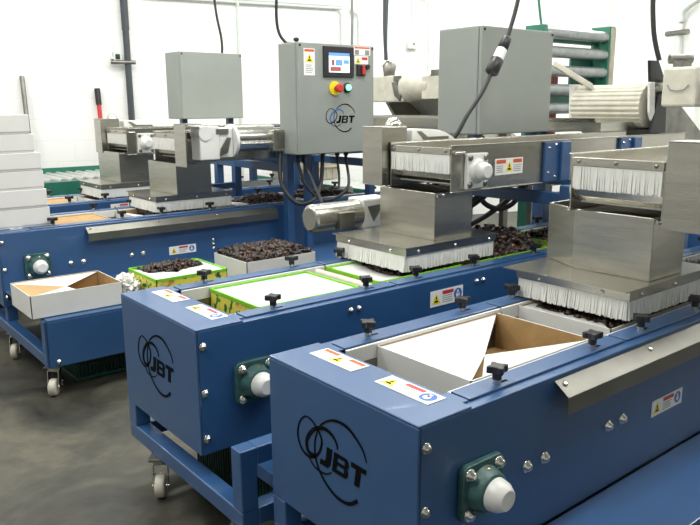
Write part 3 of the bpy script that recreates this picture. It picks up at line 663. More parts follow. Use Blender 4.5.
carton(.68, 1.08, oy+.105, oy+.385, ZB, -.004, 'white carton entering the farthest brush skirt', keep=(1, 0, 0, 0), apex=(.25, .5))
heap(0, .75, 1.07, oy+.115, oy+.375, -.10, .008, 500, 'dark dried fruit under the farthest brush skirt', slope=.85)
# cartons on the low side shelf
ZS = -.2535
carton(-.092, .268, 1.995, 2.272, ZS, -.160, 'open white carton with brown inner flaps at the end of the low side shelf', flaps=('kraft', 'carton', 'kraft', 'carton'), sag=.012, keep=(1, 1, 0, 1), half=True)
carton(.372, .700, 1.900, 2.185, ZS, -.152, 'lime-rimmed printed carton on the low side shelf, with fruit at its back', 'print', flaps=G3, inner='carton', sag=.012, keep=(1, 0, 1, 1), group='lime-rimmed cartons')
heap(0, .40, .68, 2.06, 2.175, ZS+.01, -.142, 380, 'dark dried fruit along the back of the lime-rimmed carton on the shelf', slope=.85, r=.010)
carton(.800, 1.180, 1.900, 2.200, ZS, -.140, 'white carton heaped with dark fruit on the low side shelf', cover=False)
heap(0, .806, 1.174, 1.906, 2.194, ZS+.01, -.108, 1500, 'heaped dark dried fruit in the white carton on the side shelf', slope=.78, r=.012)
# crumpled plastic between the cartons
mb = MB()
bm = bmesh.new(); bmesh.ops.create_icosphere(bm, subdivisions=4, radius=1)
rs = random.Random(4)
from mathutils import noise as NZ
for v in bm.verts:
    n = NZ.noise(v.co*2.6)*.5+NZ.noise(v.co*7)*.28+NZ.noise(v.co*15)*.14
    v.co = Vector((v.co.x*.040*(1+n), v.co.y*.055*(1+n), v.co.z*.045*(1+n*1.4)))
zmin = min(v.co.z for v in bm.verts)
mb.add([(v.co.x+.315, v.co.y+2.06, v.co.z-zmin+ZS) for v in bm.verts], [[v.index for v in f.verts] for f in bm.faces], 'bag'); bm.free()
tag(obj('plastic_bag', mb), 'crumpled clear plastic bag between the cartons on the low side shelf', 'bag')
# stack of six white boxes at the left
names = ['bottom box of the white stack at the left edge', 'second white box from the bottom of the left stack', 'third white box from the bottom of the left stack',
         'fourth white box from the bottom of the left stack', 'fifth white box from the bottom, just below the top of the left stack', 'top white box of the stack at the left edge']
zz = .0060; xr = [.190, .182, .176, .172, .150, .136]; hs = [.086, .084, .083, .080, .082, .084]
for i in range(6):
    h = hs[i]; t = thing('carton', names[i], 'box', (xr[i]-.2, 2.75, zz), 'stack of white boxes')
    mb = MB(); mb.box(xr[i]-.40, xr[i], 2.62-.004*(i % 2), 2.93, zz, zz+h-.001, 'carton'); obj('tray', mb, t, .002)
    mb = MB(); mb.box(xr[i]-.402, xr[i]+.002, 2.617-.004*(i % 2), 2.933, zz+.008, zz+h, 'carton'); obj('lid', mb, t, .003)
    zz += h+.0006

# ------------------------------------------------------------------ cabinets
def enclosure(name, label, cat, x0, x1, y0, y1, z0, z1, group=None):
    t = thing(name, label, cat, ((x0+x1)/2, (y0+y1)/2, z0), group)
    mb = MB(); mb.box(x0, x1, y0+.022, y1, z0, z1, 'grey'); obj('body', mb, t, .006)
    mb = MB(); mb.box(x0+.001, x1-.001, y0, y0+.020, z0+.002, z1-.002, 'grey'); d = obj('door', mb, t, .004)
    for sx in (x0+.012, x1-.012):
        q = MB(); q.cyl((sx, y0-.003, z1-.016), (sx, y0+.001, z1-.016), .006, 'black', 10); obj('screw_cap', q, d)
    return t, d
t, d = enclosure('control_cabinet', 'grey control cabinet with a lit touch screen, red stop button and logo', 'cabinet', 1.345, 1.848, 2.25, 2.43, .290, .853)
f = fr_y(0, 2.2499, 0)
q = MB(); rect(q, f, 1.500, 1.700, .685, .838, 'black', .010); s = obj('touch_screen', q, t, .002)
q = MB(); fs = fr_y(0, 2.2398, 0); rect(q, fs, 1.532, 1.668, .708, .806, 'scr_white', .0008); rect(q, fs, 1.532, 1.668, .790, .806, 'scr_blue', .0012); rect(q, fs, 1.575, 1.620, .742, .772, 'scr_blue', .0012); rect(q, fs, 1.628, 1.664, .752, .772, 'scr_blue', .0012); rect(q, fs, 1.548, 1.568, .742, .772, 'scr_red', .0012); rect(q, fs, 1.540, 1.610, .714, .736, 'scr_red', .0012); obj('display', q, s, 0, 'lit white and blue display')
q = MB(); q.lathe((1.575, 2.2498, .628), (0, -1, 0), [(0, .036), (.006, .036)], 'yellow', 28); e = obj('emergency_stop', q, t, 0, 'red mushroom button on a yellow ring')
q = MB(); q.lathe((1.582, 2.244, .628), (0, -1, 0), [(0, .014), (.020, .014), (.020, .022), (.036, .022), (.038, .018)], 'red', 20); obj('button', q, e)
q = MB(); q.lathe((1.658, 2.2498, .632), (0, -1, 0), [(0, .027), (.006, .027), (.006, .024), (.010, .020)], 'black', 22); e = obj('start_button', q, t, 0, 'lit green push button')
q = MB(); q.lathe((1.660, 2.242, .632), (0, -1, 0), [(0, .017), (.010, .016), (.013, .010)], 'lamp_green', 18); obj('lens', q, e)
q = MB(); label_tall(q, fr_y(1.380, 2.2497, .690), .068, .132); obj('warning_label', q, t, 0, 'tall white warning label')
q = MB(); ff = fr_y(1.705, 2.2497, 0); rect(q, ff, .0, .115, .800, .845, 'label', .0012); rect(q, ff, .005, .11, .835, .843, 'orange'); rect(q, ff, .008, .036, .803, .828, 'inkgrey'); rect(q, ff, .078, .108, .803, .828, 'inkgrey'); rect(q, ff, .045, .072, .803, .832, 'label', .002); obj('sticker', q, t)
q = MB(); ff = fr_y(1.71, 2.2497, .755); rect(q, ff, 0, .095, 0, .042, 'label', .0012); tri(q, ff, .024, .018, .018); rect(q, ff, .05, .09, .022, .036, 'red'); obj('sticker', q, t)
q = MB(); q.box(1.722, 1.780, 2.238, 2.2498, .695, .752, 'black'); sw = obj('main_switch', q, t, .003, 'black and red main switch')
q = MB(); q.box(1.752, 1.766, 2.226, 2.238, .700, .748, 'red'); obj('handle', q, sw, .002)
q = MB(); q.cyl((1.800, 2.240, .742), (1.800, 2.250, .742), .013, 'black', 14); obj('lock', q, t)
q = MB(); logo(q, fr_y(1.612, 2.2497, .466), .86, 'decal', arc='lblue'); obj('logo', q, t, 0, 'ring logo with JBT in black and a blue arc')
q = MB(); q.lathe((1.372, 2.30, .8528), (0, 0, 1), [(0, .009), (.006, .009), (.008, .015), (.020, .014), (.024, .006)], 'black', 14); obj('top_knob', q, t)
for gx, gl in ((1.395, .05), (1.43, .04), (1.66, .04), (1.72, .04)):
    q = MB(); q.lathe((gx, 2.34, .2905), (0, 0, -1), [(0, .014), (.02, .014), (.022, .009), (gl, .009)], 'black', 12); obj('cable_gland', q, t)
mb = MB(); mb.box(1.405, 1.450, 2.432, 2.466, .30, .34, 'blue'); mb.box(1.52, 1.56, 2.44, 2.47, -.2535, .80, 'blue'); mb.box(1.40, 1.80, 2.4305, 2.4395, .34, .38, 'blue'); mb.box(1.40, 1.80, 2.4305, 2.4395, .70, .74, 'blue'); obj('mount', mb, t, 0, 'blue mounting post behind the cabinet')
t, d = enclosure('electrical_cabinet', 'plain grey cabinet behind the front feeders with a black plug hanging before it', 'cabinet', 1.575, 2.06, 1.25, 1.50, .4135, .862, 'plain grey cabinets')
q = MB(); q.box(1.60, 1.64, 1.30, 1.34, .28, .413, 'blue'); q.box(2.0, 2.04, 1.30, 1.34, .28, .413, 'blue'); q.box(1.41, 2.25, 1.215, 1.36, .256, .28, 'blue'); obj('stand', q, t, 0, 'blue stand')
t, d = enclosure('electrical_cabinet', 'plain grey cabinet at the left behind the rear feeders, below the dark pipe', 'cabinet', 1.42, 1.885, 3.70, 3.93, .455, .895, 'plain grey cabinets')
q = MB(); q.box(1.46, 1.50, 3.80, 3.84, .2255, .455, 'blue'); q.box(1.82, 1.86, 3.80, 3.84, .2255, .455, 'blue'); obj('stand', q, t, 0, 'blue stand')

# ------------------------------------------------------------------ cables
def cable(name, pts, r, label, m='rubber', cat='cable', group=None):
    mb = MB(); mb.tube(spline(pts, 7), r, m, 8); return tag(obj(name, mb), label, cat, group)
t = thing('power_plug', 'black twist-lock plug with a white band hanging before the grey cabinet', 'plug', (1.52, 1.12, .66))
A = Vector((1.575, 1.12, .805)); B = Vector((1.478, 1.12, .655)); D = (B-A).normalized()
mb = MB(); mb.lathe(A, D, [(0, .010), (.01, .020), (.055, .022), (.056, .019), (.06, .019)], 'black', 20); obj('socket_body', mb, t)
mb = MB(); mb.lathe(A+D*.060, D, [(0, .021), (.045, .022)], 'label', 20); obj('band', mb, t, 0, 'white band')
mb = MB(); mb.lathe(A+D*.105, D, [(0, .022), (.004, .027), (.062, .027), (.070, .016), (.074, .010)], 'black', 20); obj('plug_body', mb, t)
cable('power_cable', [(1.76, 1.12, 2.10), (1.70, 1.12, 1.25), (1.63, 1.12, .95), A], .0085, 'black cable rising from the plug to the ceiling')
cable('power_cable', [A+D*.178, (1.43, 1.12, .585), (1.36, 1.13, .50), (1.325, 1.14, .44), (1.31, 1.15, .415)], .0085, 'black cable from the plug down to the front feeder')
cable('power_cable', [(1.38, 2.40, 2.10), (1.345, 2.42, 1.2), (1.345, 2.43, .95), (1.375, 2.41, .865), (1.40, 2.38, .853)], .008, 'black cable dropping to the left corner of the control cabinet')
cable('power_cable', [(1.74, 3.84, 2.10), (1.76, 3.83, 1.3), (1.80, 3.82, 1.0), (1.80, 3.82, .896)], .009, 'black cable dropping to the plain grey cabinet at the left')
cable('conduit', [(1.77, 2.38, 2.10), (1.80, 2.38, 1.2), (1.80, 2.38, .853)], .008, 'thin grey conduit entering the top of the control cabinet', 'roller', 'conduit')
# hoses under the control cabinet
hg = 'black hoses under the control cabinet'
cable('hose', [(1.395, 2.34, .245), (1.42, 2.30, .12), (1.52, 2.27, .04), (1.66, 2.25, .10), (1.72, 2.34, .25)], .0085, 'black hose looping beneath the control cabinet to its right gland', group=hg)
cable('hose', [(1.43, 2.34, .25), (1.40, 2.20, .13), (1.32, 2.02, .05), (1.10, 1.70, .06), (.87, 1.42, .10), (.862, 1.303, .118)], .009, 'black hose from the cabinet down to the round drive motor', group=hg)
cable('hose', [(1.33, 2.41, .30), (1.30, 2.36, .14), (1.35, 2.30, .04), (1.44, 2.28, .045), (1.52, 2.31, .12), (1.56, 2.34, .29)], .011, 'thick black hose loop left of the cabinet glands', group=hg)
cable('hose', [(1.66, 2.34, .25), (1.64, 2.30, .16), (1.62, 2.28, .10)], .007, 'short black hose end hanging under the control cabinet', group=hg)
hg2 = 'black hoses behind the middle brush skirt'
cable('hose', [(1.90, 1.235, .255), (1.84, 1.24, .16), (1.66, 1.25, .07), (1.50, 1.26, .02)], .012, 'black hose sweeping down left beside the blue middle post', group=hg2)
cable('hose', [(1.72, 1.235, .255), (1.68, 1.24, .19), (1.55, 1.25, .12), (1.40, 1.26, .07), (1.32, 1.27, .03)], .012, 'black hose sweeping down to the rail behind the middle chute', group=hg2)
cable('hose', [(1.30, 1.22, .30), (1.31, 1.24, .18), (1.42, 1.25, .10), (1.60, 1.23, .18), (1.72, 1.20, .30)], .012, 'black hose sagging behind the middle chute', group=hg2)
cable('hose', [(1.50, 1.26, .31), (1.62, 1.25, .12), (1.80, 1.24, .10), (1.95, 1.22, .28)], .012, 'black hose sagging left of the blue middle post', group=hg2)
pts = [(1.24+.10*i/90+.014*math.cos(i*.75), 1.235+.014*math.sin(i*.75), .30-.22*i/90) for i in range(91)]
mb = MB(); mb.tube(pts, .005, 'rubber', 6); mb.tube([(1.24, 1.235, .31), (1.24, 1.235, .295)], .006, 'rubber', 6); tag(obj('coiled_cable', mb), 'coiled black cable hanging behind the middle drop chute', 'cable')
pts = [(2.02+.014*math.cos(i*.75), 2.33+.014*math.sin(i*.75), .29-.26*i/90) for i in range(91)]
mb = MB(); mb.tube(pts, .006, 'rubber', 6); mb.box(1.99, 2.05, 2.31, 2.35, .29, .31, 'black'); tag(obj('coiled_cable', mb), 'coiled black cable hanging right of the control cabinet hoses', 'cable')

# ------------------------------------------------------------------ things behind
def incline(x, y0, y1, z, label, drum=True, k=1.0, rail='steel_dark'):
    r = .105
    t = thing('inclined_conveyor', label, 'conveyor', (x+.8, (y0+y1)/2, ZF), 'inclined supply conveyors')
    if drum:
        mb = MB(); n = 52; pr = []
        for i in range(n):
            a = 2*PI*i/n; rr = r if i % 2 else r*.955
            for d_ in (0, .55):
                aa = a+d_*2*PI/n; pr.append((x+rr*math.cos(aa), y0, z+rr*math.sin(aa)))
        mb.prism(pr, (0, y1-y0, 0), 'cream'); obj('drum', mb, t, 0, 'ribbed cream belt turning round the head drum')
    # body sloping down and away
    for yy in (y0-.035, y1+.005):
        mb = MB(); mb.prism([(x-.03, yy, z-.02), (x-.02, yy, z+.05), (x+.12, yy, z+.07), (x+1.55*k, yy, z-.75*k), (x+1.50*k, yy, z-.95*k), (x+.05, yy, z-.13)], (0, .030, 0), rail); obj('side_rail', mb, t, .002)
    mb = MB(); mb.prism([(x+.08, y0, z+.095), (x+1.5*k, y0, z-.74*k), (x+1.47*k, y0, z-.80*k), (x+.05, y0, z+.035)], (0, y1-y0, 0), 'cream'); obj('belt', mb, t)
    for yy in (y0-.075, y1+.035):
        for lx, lz in ((.50, -.24), (1.35*k, -.72*k)):
            mb = MB(); mb.box(x+lx, x+lx+.05, yy, yy+.04, ZF, z+lz, 'steel_dark'); obj('leg', mb, t, .002)
    return t
t = incline(2.6, 1.06, 1.44, .53, 'inclined conveyor with a ribbed cream drum at the upper right')
mb = MB(); mb.prism([(2.50, 1.035, .74), (2.58, 1.035, .74), (2.68, 1.035, .62), (2.70, 1.035, .40), (2.56, 1.035, .40), (2.60, 1.035, .60), (2.52, 1.035, .64)], (0, -.015, 0), 'black'); obj('bracket', mb, t, .002, 'black bracket')
mb = MB(); mb.prism([(2.48, 1.015, .64), (2.53, 1.015, .64), (2.55, 1.015, .50), (2.525, 1.015, .46), (2.50, 1.015, .50)], (0, -.012, 0), 'white'); obj('tension_arm', mb, t, .003, 'white tension arm')
mb = MB(); mb.box(2.52, 2.72, .80, .965, .525, .705, 'cream'); g = obj('gearbox', mb, t, .012, 'white gearbox')
mb = MB(); mb.cyl((2.60, .955, .62), (2.60, 1.03, .62), .035, 'chrome', 16); obj('shaft', mb, g)
mb = MB(); mb.tube([(2.515, .935, .625), (2.512, .92, .603), (2.512, .885, .597), (2.512, .85, .603), (2.515, .835, .625)], .003, 'inkgrey', 6); obj('moulding', mb, g)
mb = MB(); mb.cyl((2.58, .97, .745), (2.66, .90, .745), .022, 'steel_dark', 14); mb.box(2.58, 2.66, .90, .95, .70, .735, 'steel_dark'); obj('valve', mb, t, .001)
mb = MB(); mb.cyl((2.64, .58, .62), (2.64, .80, .62), .075, 'white', 24); obj('motor', mb, g)
mb = MB(); mb.prism([(2.46, 1.52, .76), (2.50, 1.56, .76), (2.56, 1.36, .64), (2.52, 1.33, .64)], (0, 0, -.03), 'cream'); mb.cyl((2.48, 1.56, .715), (2.46, 1.60, .715), .028, 'black', 16); mb.prism([(2.54, 1.452, .64), (2.60, 1.452, .64), (2.60, 1.452, .45), (2.55, 1.452, .47)], (0, .03, 0), 'white'); obj('take_up_arm', mb, t, .002, 'cream arm with a black end')
# hopper below the drum
t = thing('feed_hopper', 'low stainless hopper below the ribbed cream drum', 'hopper', (2.35, 1.2, .30))
mb = MB(); wall_strip(mb, [(2.25, 1.10), (2.75, 1.10), (2.75, 1.62), (2.25, 1.62)], .4145, .455, .006, 'steel'); mb.prism([(2.25, 1.13, .455), (2.25, 1.60, .455), (2.21, 1.62, .475), (2.21, 1.11, .475)], (.004, 0, 0), 'steel'); obj('body', mb, t)
mb = MB(); mb.box(2.22, 2.76, 1.105, 1.64, .4135, .4145, 'steel'); mb.box(2.46, 2.50, 1.58, 1.62, ZF, .4135, 'blue'); mb.box(2.46, 2.50, 1.22, 1.26, ZF, .4135, 'blue'); obj('base', mb, t)

t = incline(2.65, 2.45, 3.00, .60, 'inclined conveyor seen between the control cabinet and the plain grey cabinet', False, .6, 'steel')
mb = MB(); mb.box(2.58, 2.74, 2.80, 3.12, .56, .735, 'cream'); g = obj('gearbox', mb, t, .01, 'white gearbox')
mb = MB(); mb.prism([(2.579, 2.90, .69), (2.579, 2.85, .69), (2.579, 2.80, .62), (2.579, 2.82, .565), (2.579, 2.87, .60)], (-.012, 0, 0), 'steel_dark'); mb.box(2.567, 2.579, 2.81, 2.88, .695, .73, 'steel_dark'); obj('cover_plate', mb, g, .001)
mb = MB(); mb.lathe((2.66, 2.82, .66), (0, -1, 0), [(0, .105), (.06, .105), (.09, .095), (.24, .085)], 'cream', 24); mb.box(2.58, 2.74, 2.38, 2.62, .58, .72, 'cream'); obj('motor', mb, g, 0, 'cream motor')
mb = MB(); mb.box(2.60, 2.64, 2.42, 2.56, .7205, .76, 'steel_dark'); obj('terminal_box', mb, t)
mb = MB(); mb.lathe((2.62, 2.98, .735), (0, 0, 1), [(0, .04), (.02, .04), (.07, .05), (.10, .02)], 'steel_dark', 12); obj('sensor', mb, t)

t = thing('feed_hopper', 'stainless hopper between the control cabinet and the plain grey cabinet', 'hopper', (2.42, 2.5, ZF))
mb = MB(); wall_strip(mb, [(2.28, 2.10), (2.56, 2.10), (2.56, 2.85), (2.28, 2.85)], .27, .475, .006, 'steel'); mb.box(2.29, 2.55, 2.11, 2.84, .27, .28, 'steel'); obj('body', mb, t)
mb = MB(); mb.box(2.27, 2.57, 2.09, 2.10, .462, .478, 'chrome'); mb.box(2.27, 2.2785, 2.10, 2.85, .462, .478, 'chrome'); obj('rim', mb, t)
for a, b in ((2.30, 2.12), (2.50, 2.12), (2.50, 2.36)):
    mb = MB(); mb.box(a, a+.04, b, b+.04, ZF, .27, 'steel_dark'); obj('leg', mb, t)
# upright roller rack (a green roller conveyor stood on end)
t = thing('roller_conveyor', 'green roller conveyor stood upright behind the plain grey cabinet', 'roller conveyor', (4.2, 2.5, ZF))
for (x, w, zt) in ((3.62, .05, 1.095), (4.46, .08, 1.13)):
    mb = MB(); mb.box(x, x+w, 2.46, 2.62, ZF, zt, 'green'); obj('side_rail', mb, t, .004)
mb = MB(); mb.box(4.475, 4.535, 2.450, 2.4598, .0, 1.12, 'crate'); obj('rail_strip', mb, t)
for k in range(12):
    z = 1.05-k*.135
    mb = MB(); mb.cyl((3.67, 2.50, z), (4.46, 2.50, z), .042, 'roller', 20); obj('roller', mb, t)
for z in (1.02, .57, .10):
    mb = MB(); mb.box(3.67, 4.46, 2.56, 2.60, z-.03, z+.05, 'green'); obj('cross_bar', mb, t)
mb = MB(); mb.box(4.18, 4.46, 2.602, 2.62, .60, .92, 'green'); mb.box(3.80, 4.02, 2.60, 2.66, -.2, .80, 'ored'); obj('back_plate', mb, t)

# green gravity roller conveyors behind the farthest lane
def gravity(x0, x1, y0, y1, z, label, ang=0.0):
    t = thing('roller_conveyor', label, 'roller conveyor', ((x0+x1)/2, (y0+y1)/2, ZF), 'green roller conveyors by the wall')
    R = Matrix.Translation(((x0+x1)/2, (y0+y1)/2, 0)) @ Matrix.Rotation(ang, 4, 'Z') @ Matrix.Translation((-(x0+x1)/2, -(y0+y1)/2, 0))
    for y in (y0, y1-.02):
        mb = MB(); mb.box(x0, x1, y, y+.02, z-.09, z+(.006 if y == y0 else .055), 'green', R); obj('side_rail', mb, t, .002)
    n = int((x1-x0)/.075)
    for k in range(n):
        x = x0+.04+k*.075; a = R @ Vector((x, y0+.02, z)); b = R @ Vector((x, y1-.02, z)); mb = MB(); mb.cyl(a, b, .026, 'wroller', 12); obj('roller', mb, t)
    for x in (x0+.1, x1-.14):
        for y in (y0+.02, y1-.06):
            mb = MB(); mb.box(x, x+.04, y, y+.04, ZF, z-.03, 'green', R); obj('leg', mb, t)
gravity(.15, 1.80, 4.28, 4.92, .03, 'green-railed roller conveyor beside the farthest conveyor at the left')
gravity(2.05, 3.55, 3.52, 4.16, -.10, 'green-railed roller conveyor seen below the control cabinet', PI/2)
for i, (z, lb) in enumerate(((-.0730, 'lower of two beige crates on the rollers seen below the control cabinet'), (.0475, 'upper of two beige crates on the rollers, just under the control cabinet'))):
    t = thing('plastic_crate', lb, 'crate', (2.76, 4.2, z), 'beige crates on the rollers')
    mb = MB(); mb.box(2.56, 3.0, 4.05, 4.4, z, z+.12, 'crate')
    for j in range(7): mb.box(2.58+j*.06, 2.59+j*.06, 4.044, 4.05, z+.008, z+.10, 'crate')
    obj('body', mb, t, .003)
    mb = MB(); mb.box(2.55, 3.01, 4.04, 4.41, z+.098, z+.112, 'crate'); obj('rim', mb, t, .003)
# green mesh crate under the shelf
def mesh_crate(x0, x1, y0, y1, z0, h, label):
    t = thing('mesh_crate', label, 'crate', ((x0+x1)/2, (y0+y1)/2, z0), 'dark green mesh crates')
    mb = MB(); mb.box(x0, x1, y0, y1, z0, z0+.012, 'green'); obj('tray', mb, t)
    mb = MB(); mb.box(x0, x1, y0, y1, z0+h-.012, z0+h, 'green_dk'); obj('rim', mb, t)
    mb = MB(); k = x0+.005
    while k < x1-.006:
        mb.box(k, k+.0045, y0-.004, y0+.004, z0+.006, z0+h-.006, 'green_dk'); k += .0148
    k = y0+.005
    while k < y1-.006:
        mb.box(x0-.003, x0+.003, k, k+.0045, z0+.006, z0+h-.006, 'green_dk'); k += .0148
    mb.box(x0-.002, x1, y0-.003, y0+.003, z0+h*.5, z0+h*.5+.006, 'green_dk'); mb.box(x0+.01, x1-.01, y0+.012, y1-.012, z0+.013, z0+h-.013, 'green_dk'); obj('mesh_wall', mb, t)
mesh_crate(.08, .86, 2.07, 2.45, ZF, .112, 'dark green mesh crate on the floor under the side shelf')
mesh_crate(.13, 1.00, .70, 1.12, ZF, .165, 'dark green mesh crate on the floor under the middle conveyor')
mesh_crate(.13, 1.00, .70, 1.12, ZF+.1655, .045, 'shallow dark mesh tray on the crate under the middle conveyor') if False else None

# ------------------------------------------------------------------ room shell
ang = math.radians(-17); U = Vector((math.cos(ang), math.sin(ang), 0)); Nn = Vector((-math.sin(ang), math.cos(ang), 0))
CR = Vector((6.28, 3.64, 0)); ZC = 2.1
def placed(mb_fn, name, origin, direction, kind=True):
    pass
def wall(name, p, ux, length, thick_dir):
    mb = MB(); mb.box(0, length, 0, .1, 0, ZC-ZF, 'wall')
    me_o = obj(name, mb)
    # obj() centred the mesh; put it in place with a rotation
    a = math.atan2(ux.y, ux.x); me_o.rotation_euler = (0, 0, a)
    c = p+ux*(length/2)+Vector((-ux.y, ux.x, 0))*.05; me_o.location = (c.x, c.y, ZF)
    me_o['kind'] = 'structure'; me_o['label'] = name.replace('_', ' ')+', white painted block'; me_o['category'] = 'wall'
    return me_o
wall('wall_back', CR-U*9.8, U, 9.8, 1)
wall('wall_right', CR, -Nn, 8.6, 1)
wall('wall_left', CR-U*9.8-Nn*8.6, Nn, 8.6, 1)
wall('wall_front', CR-Nn*8.6, -U, 9.8, 1)
mb = MB(); mb.box(-7, 8, -8, 8, ZF-.08, ZF, 'floor'); struct('floor', mb)
# walls behind the camera keep the light in
def pl(u, n): return CR+U*u+Nn*n
mb = MB(); P = [pl(-9.9, .1), pl(.1, .1), pl(.1, -8.7), pl(-9.9, -8.7)]
mb.prism([(p.x, p.y, ZC) for p in P], (0, 0, .06), 'wall'); struct('ceiling', mb)
# wall fittings -------------------------------------------------- on the back wall: (u along, height)
def onwall(px_u, z, off=.02):
    p = CR+U*px_u-Nn*off; return (p.x, p.y, z)
def wtube(name, pts, r, m, label, cat, off=.03):
    mb = MB(); mb.tube([onwall(a, b, off) for a, b in pts], r, m, 10); return tag(obj(name, mb), label, cat)
# offsets measured along the back wall from the room corner
def u_at(px, py=60):
    pass
FIT = []
def ws(a, b): return (a*1.2, .5408+(b-.5408)*1.2)
t = thing('wall_pipe', 'dark vertical pipe clamped to the back wall at the left', 'pipe', onwall(-4.08*1.2, ZF))
mb = MB(); mb.tube([onwall(-4.06*1.2, 2.1, .05), onwall(-4.06*1.2, 1.14, .05)], .030, 'dkgrey', 14); mb.tube([onwall(-4.06*1.2, 1.142, .05), onwall(-4.06*1.2, ZF, .05)], .026, 'dkgrey', 14); obj('pipe', mb, t)
mb = MB(); a = Vector(onwall(-4.17*1.2, .5408+.29*1.2, .07)); b = Vector(onwall(-4.01*1.2, .5408+.29*1.2, .07)); mb.tube([a, b], .016, 'steel_dark', 8); mb.tube([a+Vector((0, 0, .03)), a+Vector((.06, 0, .03))], .012, 'white', 8); obj('clamp', mb, t)
mb = MB(); a = Vector(onwall(-4.13*1.2, .5408+.325*1.2, .05)); mb.box(a.x-.03, a.x+.03, a.y-.02, a.y+.02, a.z-.035, a.z+.035, 'palegrey'); mb.box(a.x-.018, a.x+.018, a.y-.024, a.y-.02, a.z-.02, a.z+.02, 'black'); obj('junction_box', mb, t)
wtube('conduit', [ws(-3.28, 2.0), ws(-3.30, -.3)], .014, 'palegrey', 'thin white vertical conduit on the back wall above the rear feeders', 'conduit')
wtube('overhead_rail', [ws(-3.95, 1.262), ws(-2.50, 1.245)], .012, 'palegrey', 'pale horizontal pipe high on the back wall', 'pipe')
wtube('overhead_rail', [ws(-3.90, 1.285), ws(-2.50, 1.262)], .008, 'palegrey', 'thin pale pipe just above the horizontal wall pipe', 'pipe')
wtube('conduit', [ws(-2.50, .4), ws(-2.50, 1.20), ws(-2.52, 1.23)], .014, 'palegrey', 'white vertical conduit behind the control cabinet corner', 'conduit')
wtube('conduit', [ws(-2.36, .4), ws(-2.36, 1.15), ws(-2.37, 1.21), ws(-2.43, 1.24)], .014, 'palegrey', 'white conduit with a bend at its top above the touch screen', 'conduit')
wtube('conduit', [ws(-1.915, 2.0), ws(-1.913, 1.01)], .010, 'palegrey', 'thin conduit ending in a small wall outlet', 'conduit')
a = Vector(onwall(-1.905*1.2, .5408+.455*1.2, .03)); mb = MB(); mb.box(a.x-.05, a.x+.05, a.y-.02, a.y+.02, a.z-.03, a.z+.03, 'white'); mb.box(a.x-.006, a.x+.006, a.y-.024, a.y-.02, a.z, a.z+.02, 'black'); tag(obj('wall_outlet', mb), 'small white wall outlet left of the plain grey cabinet', 'outlet')
wtube('conduit', [ws(-1.76, .3), ws(-1.76, 1.25), ws(-1.78, 1.32), ws(-1.86, 1.36)], .010, 'palegrey', 'thin pale conduit bending at the top, left of the plain grey cabinet', 'conduit')
cable('power_cable', [(2.72, 3.1, 2.10), (2.62, 3.02, 1.5), (2.585, 2.99, 1.1), (2.59, 2.98, .84)], .013, 'grey cable hanging to the white gearbox right of the control cabinet', 'dkgrey')
cable('power_cable', [(2.80, 3.1, 2.10), (2.66, 3.03, 1.45), (2.61, 3.00, 1.08), (2.60, 2.99, .84)], .009, 'thinner grey cable beside the one hanging to the gearbox', 'dkgrey')
cable('hose', [(4.05, 2.85, 2.10), (4.02, 2.85, 1.6), (4.06, 2.83, 1.25), (4.10, 2.80, 1.0)], .010, 'thin green hose hanging above the upright roller conveyor', 'green', 'hose')
cable('power_cable', [(2.60, 1.09, 2.10), (2.57, 1.075, 1.2), (2.575, 1.06, .9), (2.60, 1.03, .742)], .012, 'black cable hanging to the ribbed drum bracket', 'rubber')
# tools leaning on the back wall
def tool(u, z0, z1, r, m, gm, gl, label, name):
    t = thing(name, label, 'tool handle', onwall(u, ZF, .20))
    a = Vector(onwall(u+.03, z0, .20)); b = Vector(onwall(u, z1, .03)); d = (b-a)
    mb = MB(); mb.tube([a, b-d*gl], r, m, 8); obj('shaft', mb, t)
    if gm: q = MB(); q.tube([b-d*(gl+.005), b], r*1.35, gm, 8); obj('grip', q, t)
    q = MB(); q.box(a.x-.12, a.x+.12, a.y-.03, a.y+.03, ZF+.002, z0+.02, 'steel_dark'); obj('head', q, t)
tool(-4.725*1.2, ZF+.03, .5408+.195*1.2, .018, 'steel_dark', None, 0, 'grey tool handle leaning on the wall behind the white box stack', 'floor_squeegee')
tool(-4.269*1.2, ZF+.03, .5408+.118*1.2, .018, 'red', 'black', .10, 'red tool handle with black grip leaning beside the dark wall pipe', 'floor_squeegee')
# pipe on the right wall
def onright(d, z, off=.05):
    p = CR-Nn*d-U*off; return (p.x, p.y, z)
mb = MB(); mb.tube(spline([onright(.87*1.2, -.3), onright(.868*1.2, .5408+.45*1.2), onright(.872*1.2, .5408+.62*1.2), onright(.92*1.2, .5408+.71*1.2), onright(1.10*1.2, .5408+.78*1.2)], 5), .032, 'palegrey', 12)
t = thing('wall_pipe', 'pale bent pipe on the right wall at the upper right', 'pipe', onright(.87*1.2, ZF)); obj('pipe', mb, t)
mb = MB(); a = Vector(onright(.76*1.2, .5408+.53*1.2, .07)); b = Vector(onright(.97*1.2, .5408+.53*1.2, .07)); mb.tube([a, b], .026, 'steel_dark', 8); obj('clamp', mb, t)
mb = MB(); a = Vector((3.35, 1.20, 0)); mb.box(a.x, a.x+.10, a.y-.06, a.y, ZF, 2.09, 'palegrey'); tag(obj('column', mb), 'pale grey square column cut by the right edge of the picture', 'column')


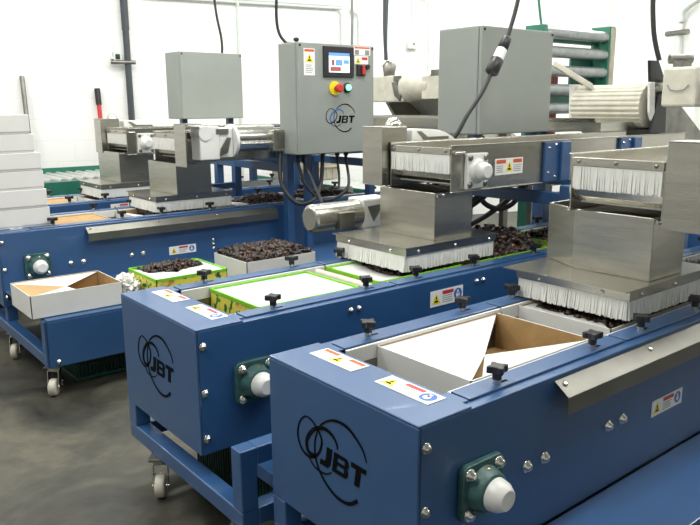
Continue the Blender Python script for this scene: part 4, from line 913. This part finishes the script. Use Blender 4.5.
# lamps
def area(x, y, sx, sy, e, z=ZC-.03):
    l = bpy.data.lights.new('fluorescent_and_wash', 'AREA'); l.shape = 'RECTANGLE'; l.size = sx*S; l.size_y = sy*S; l.energy = e; l.color = (1, 1, .96)
    o = bpy.data.objects.new('ceiling_and_wash_lamp', l); C.objects.link(o); o.location = (x, y, z); return o
LE = 72
for i in range(4):
    for j in range(3):
        area(-1.2+i*2.4, .2+j*1.75-i*.4, 1.7, .25, LE)

for i in range(4):  # added wall-wash row, no real fixtures: only brightens the back wall
    p = CR-U*(1.4+i*2.3)-Nn*1.0; o = area(p.x, p.y, 1.9, .25, 26); o.rotation_euler = (math.radians(22), 0, ang)
w = bpy.data.worlds.new('world'); bpy.context.scene.world = w; w.use_nodes = True
w.node_tree.nodes['Background'].inputs[0].default_value = (.90, .95, 1, 1); w.node_tree.nodes['Background'].inputs[1].default_value = .10

# ------------------------------------------------------------------ camera
cam = bpy.data.cameras.new('camera'); co = bpy.data.objects.new('camera', cam); C.objects.link(co)
cam.sensor_width = 36; cam.lens = 719.01*36/700; cam.clip_start = .02; cam.clip_end = 100
yaw, pitch, roll = .8901, -.2154, -.0054
fw = Vector((math.cos(yaw)*math.cos(pitch), math.sin(yaw)*math.cos(pitch), math.sin(pitch)))
rt = Vector((math.sin(yaw), -math.cos(yaw), 0)); up = rt.cross(fw)
rt2 = rt*math.cos(roll)+up*math.sin(roll); up2 = up*math.cos(roll)-rt*math.sin(roll)
R = Matrix((rt2, up2, -fw)).transposed()
co.rotation_euler = R.to_euler(); co.location = (-.8052, -.8102, .5408)
bpy.context.scene.camera = co

# ------------------------------------------------------------------ to metres, floor at z = 0
done = set(); lift = Vector((0, 0, -ZF))
for o in bpy.data.objects:
    if o.parent is None: o.location = (Vector(o.location)+lift)*S
    else: o.location = Vector(o.location)*S
    if o.type == 'MESH' and o.data.name not in done:
        done.add(o.data.name); o.data.transform(Matrix.Scale(S, 4))
    for md in o.modifiers:
        if md.type == 'BEVEL': md.width *= S
sc = bpy.context.scene
sc.view_settings.view_transform = 'Standard'; sc.view_settings.look = 'None'; sc.view_settings.gamma = 1; sc.view_settings.exposure = .1
sc.cycles.use_denoising = True
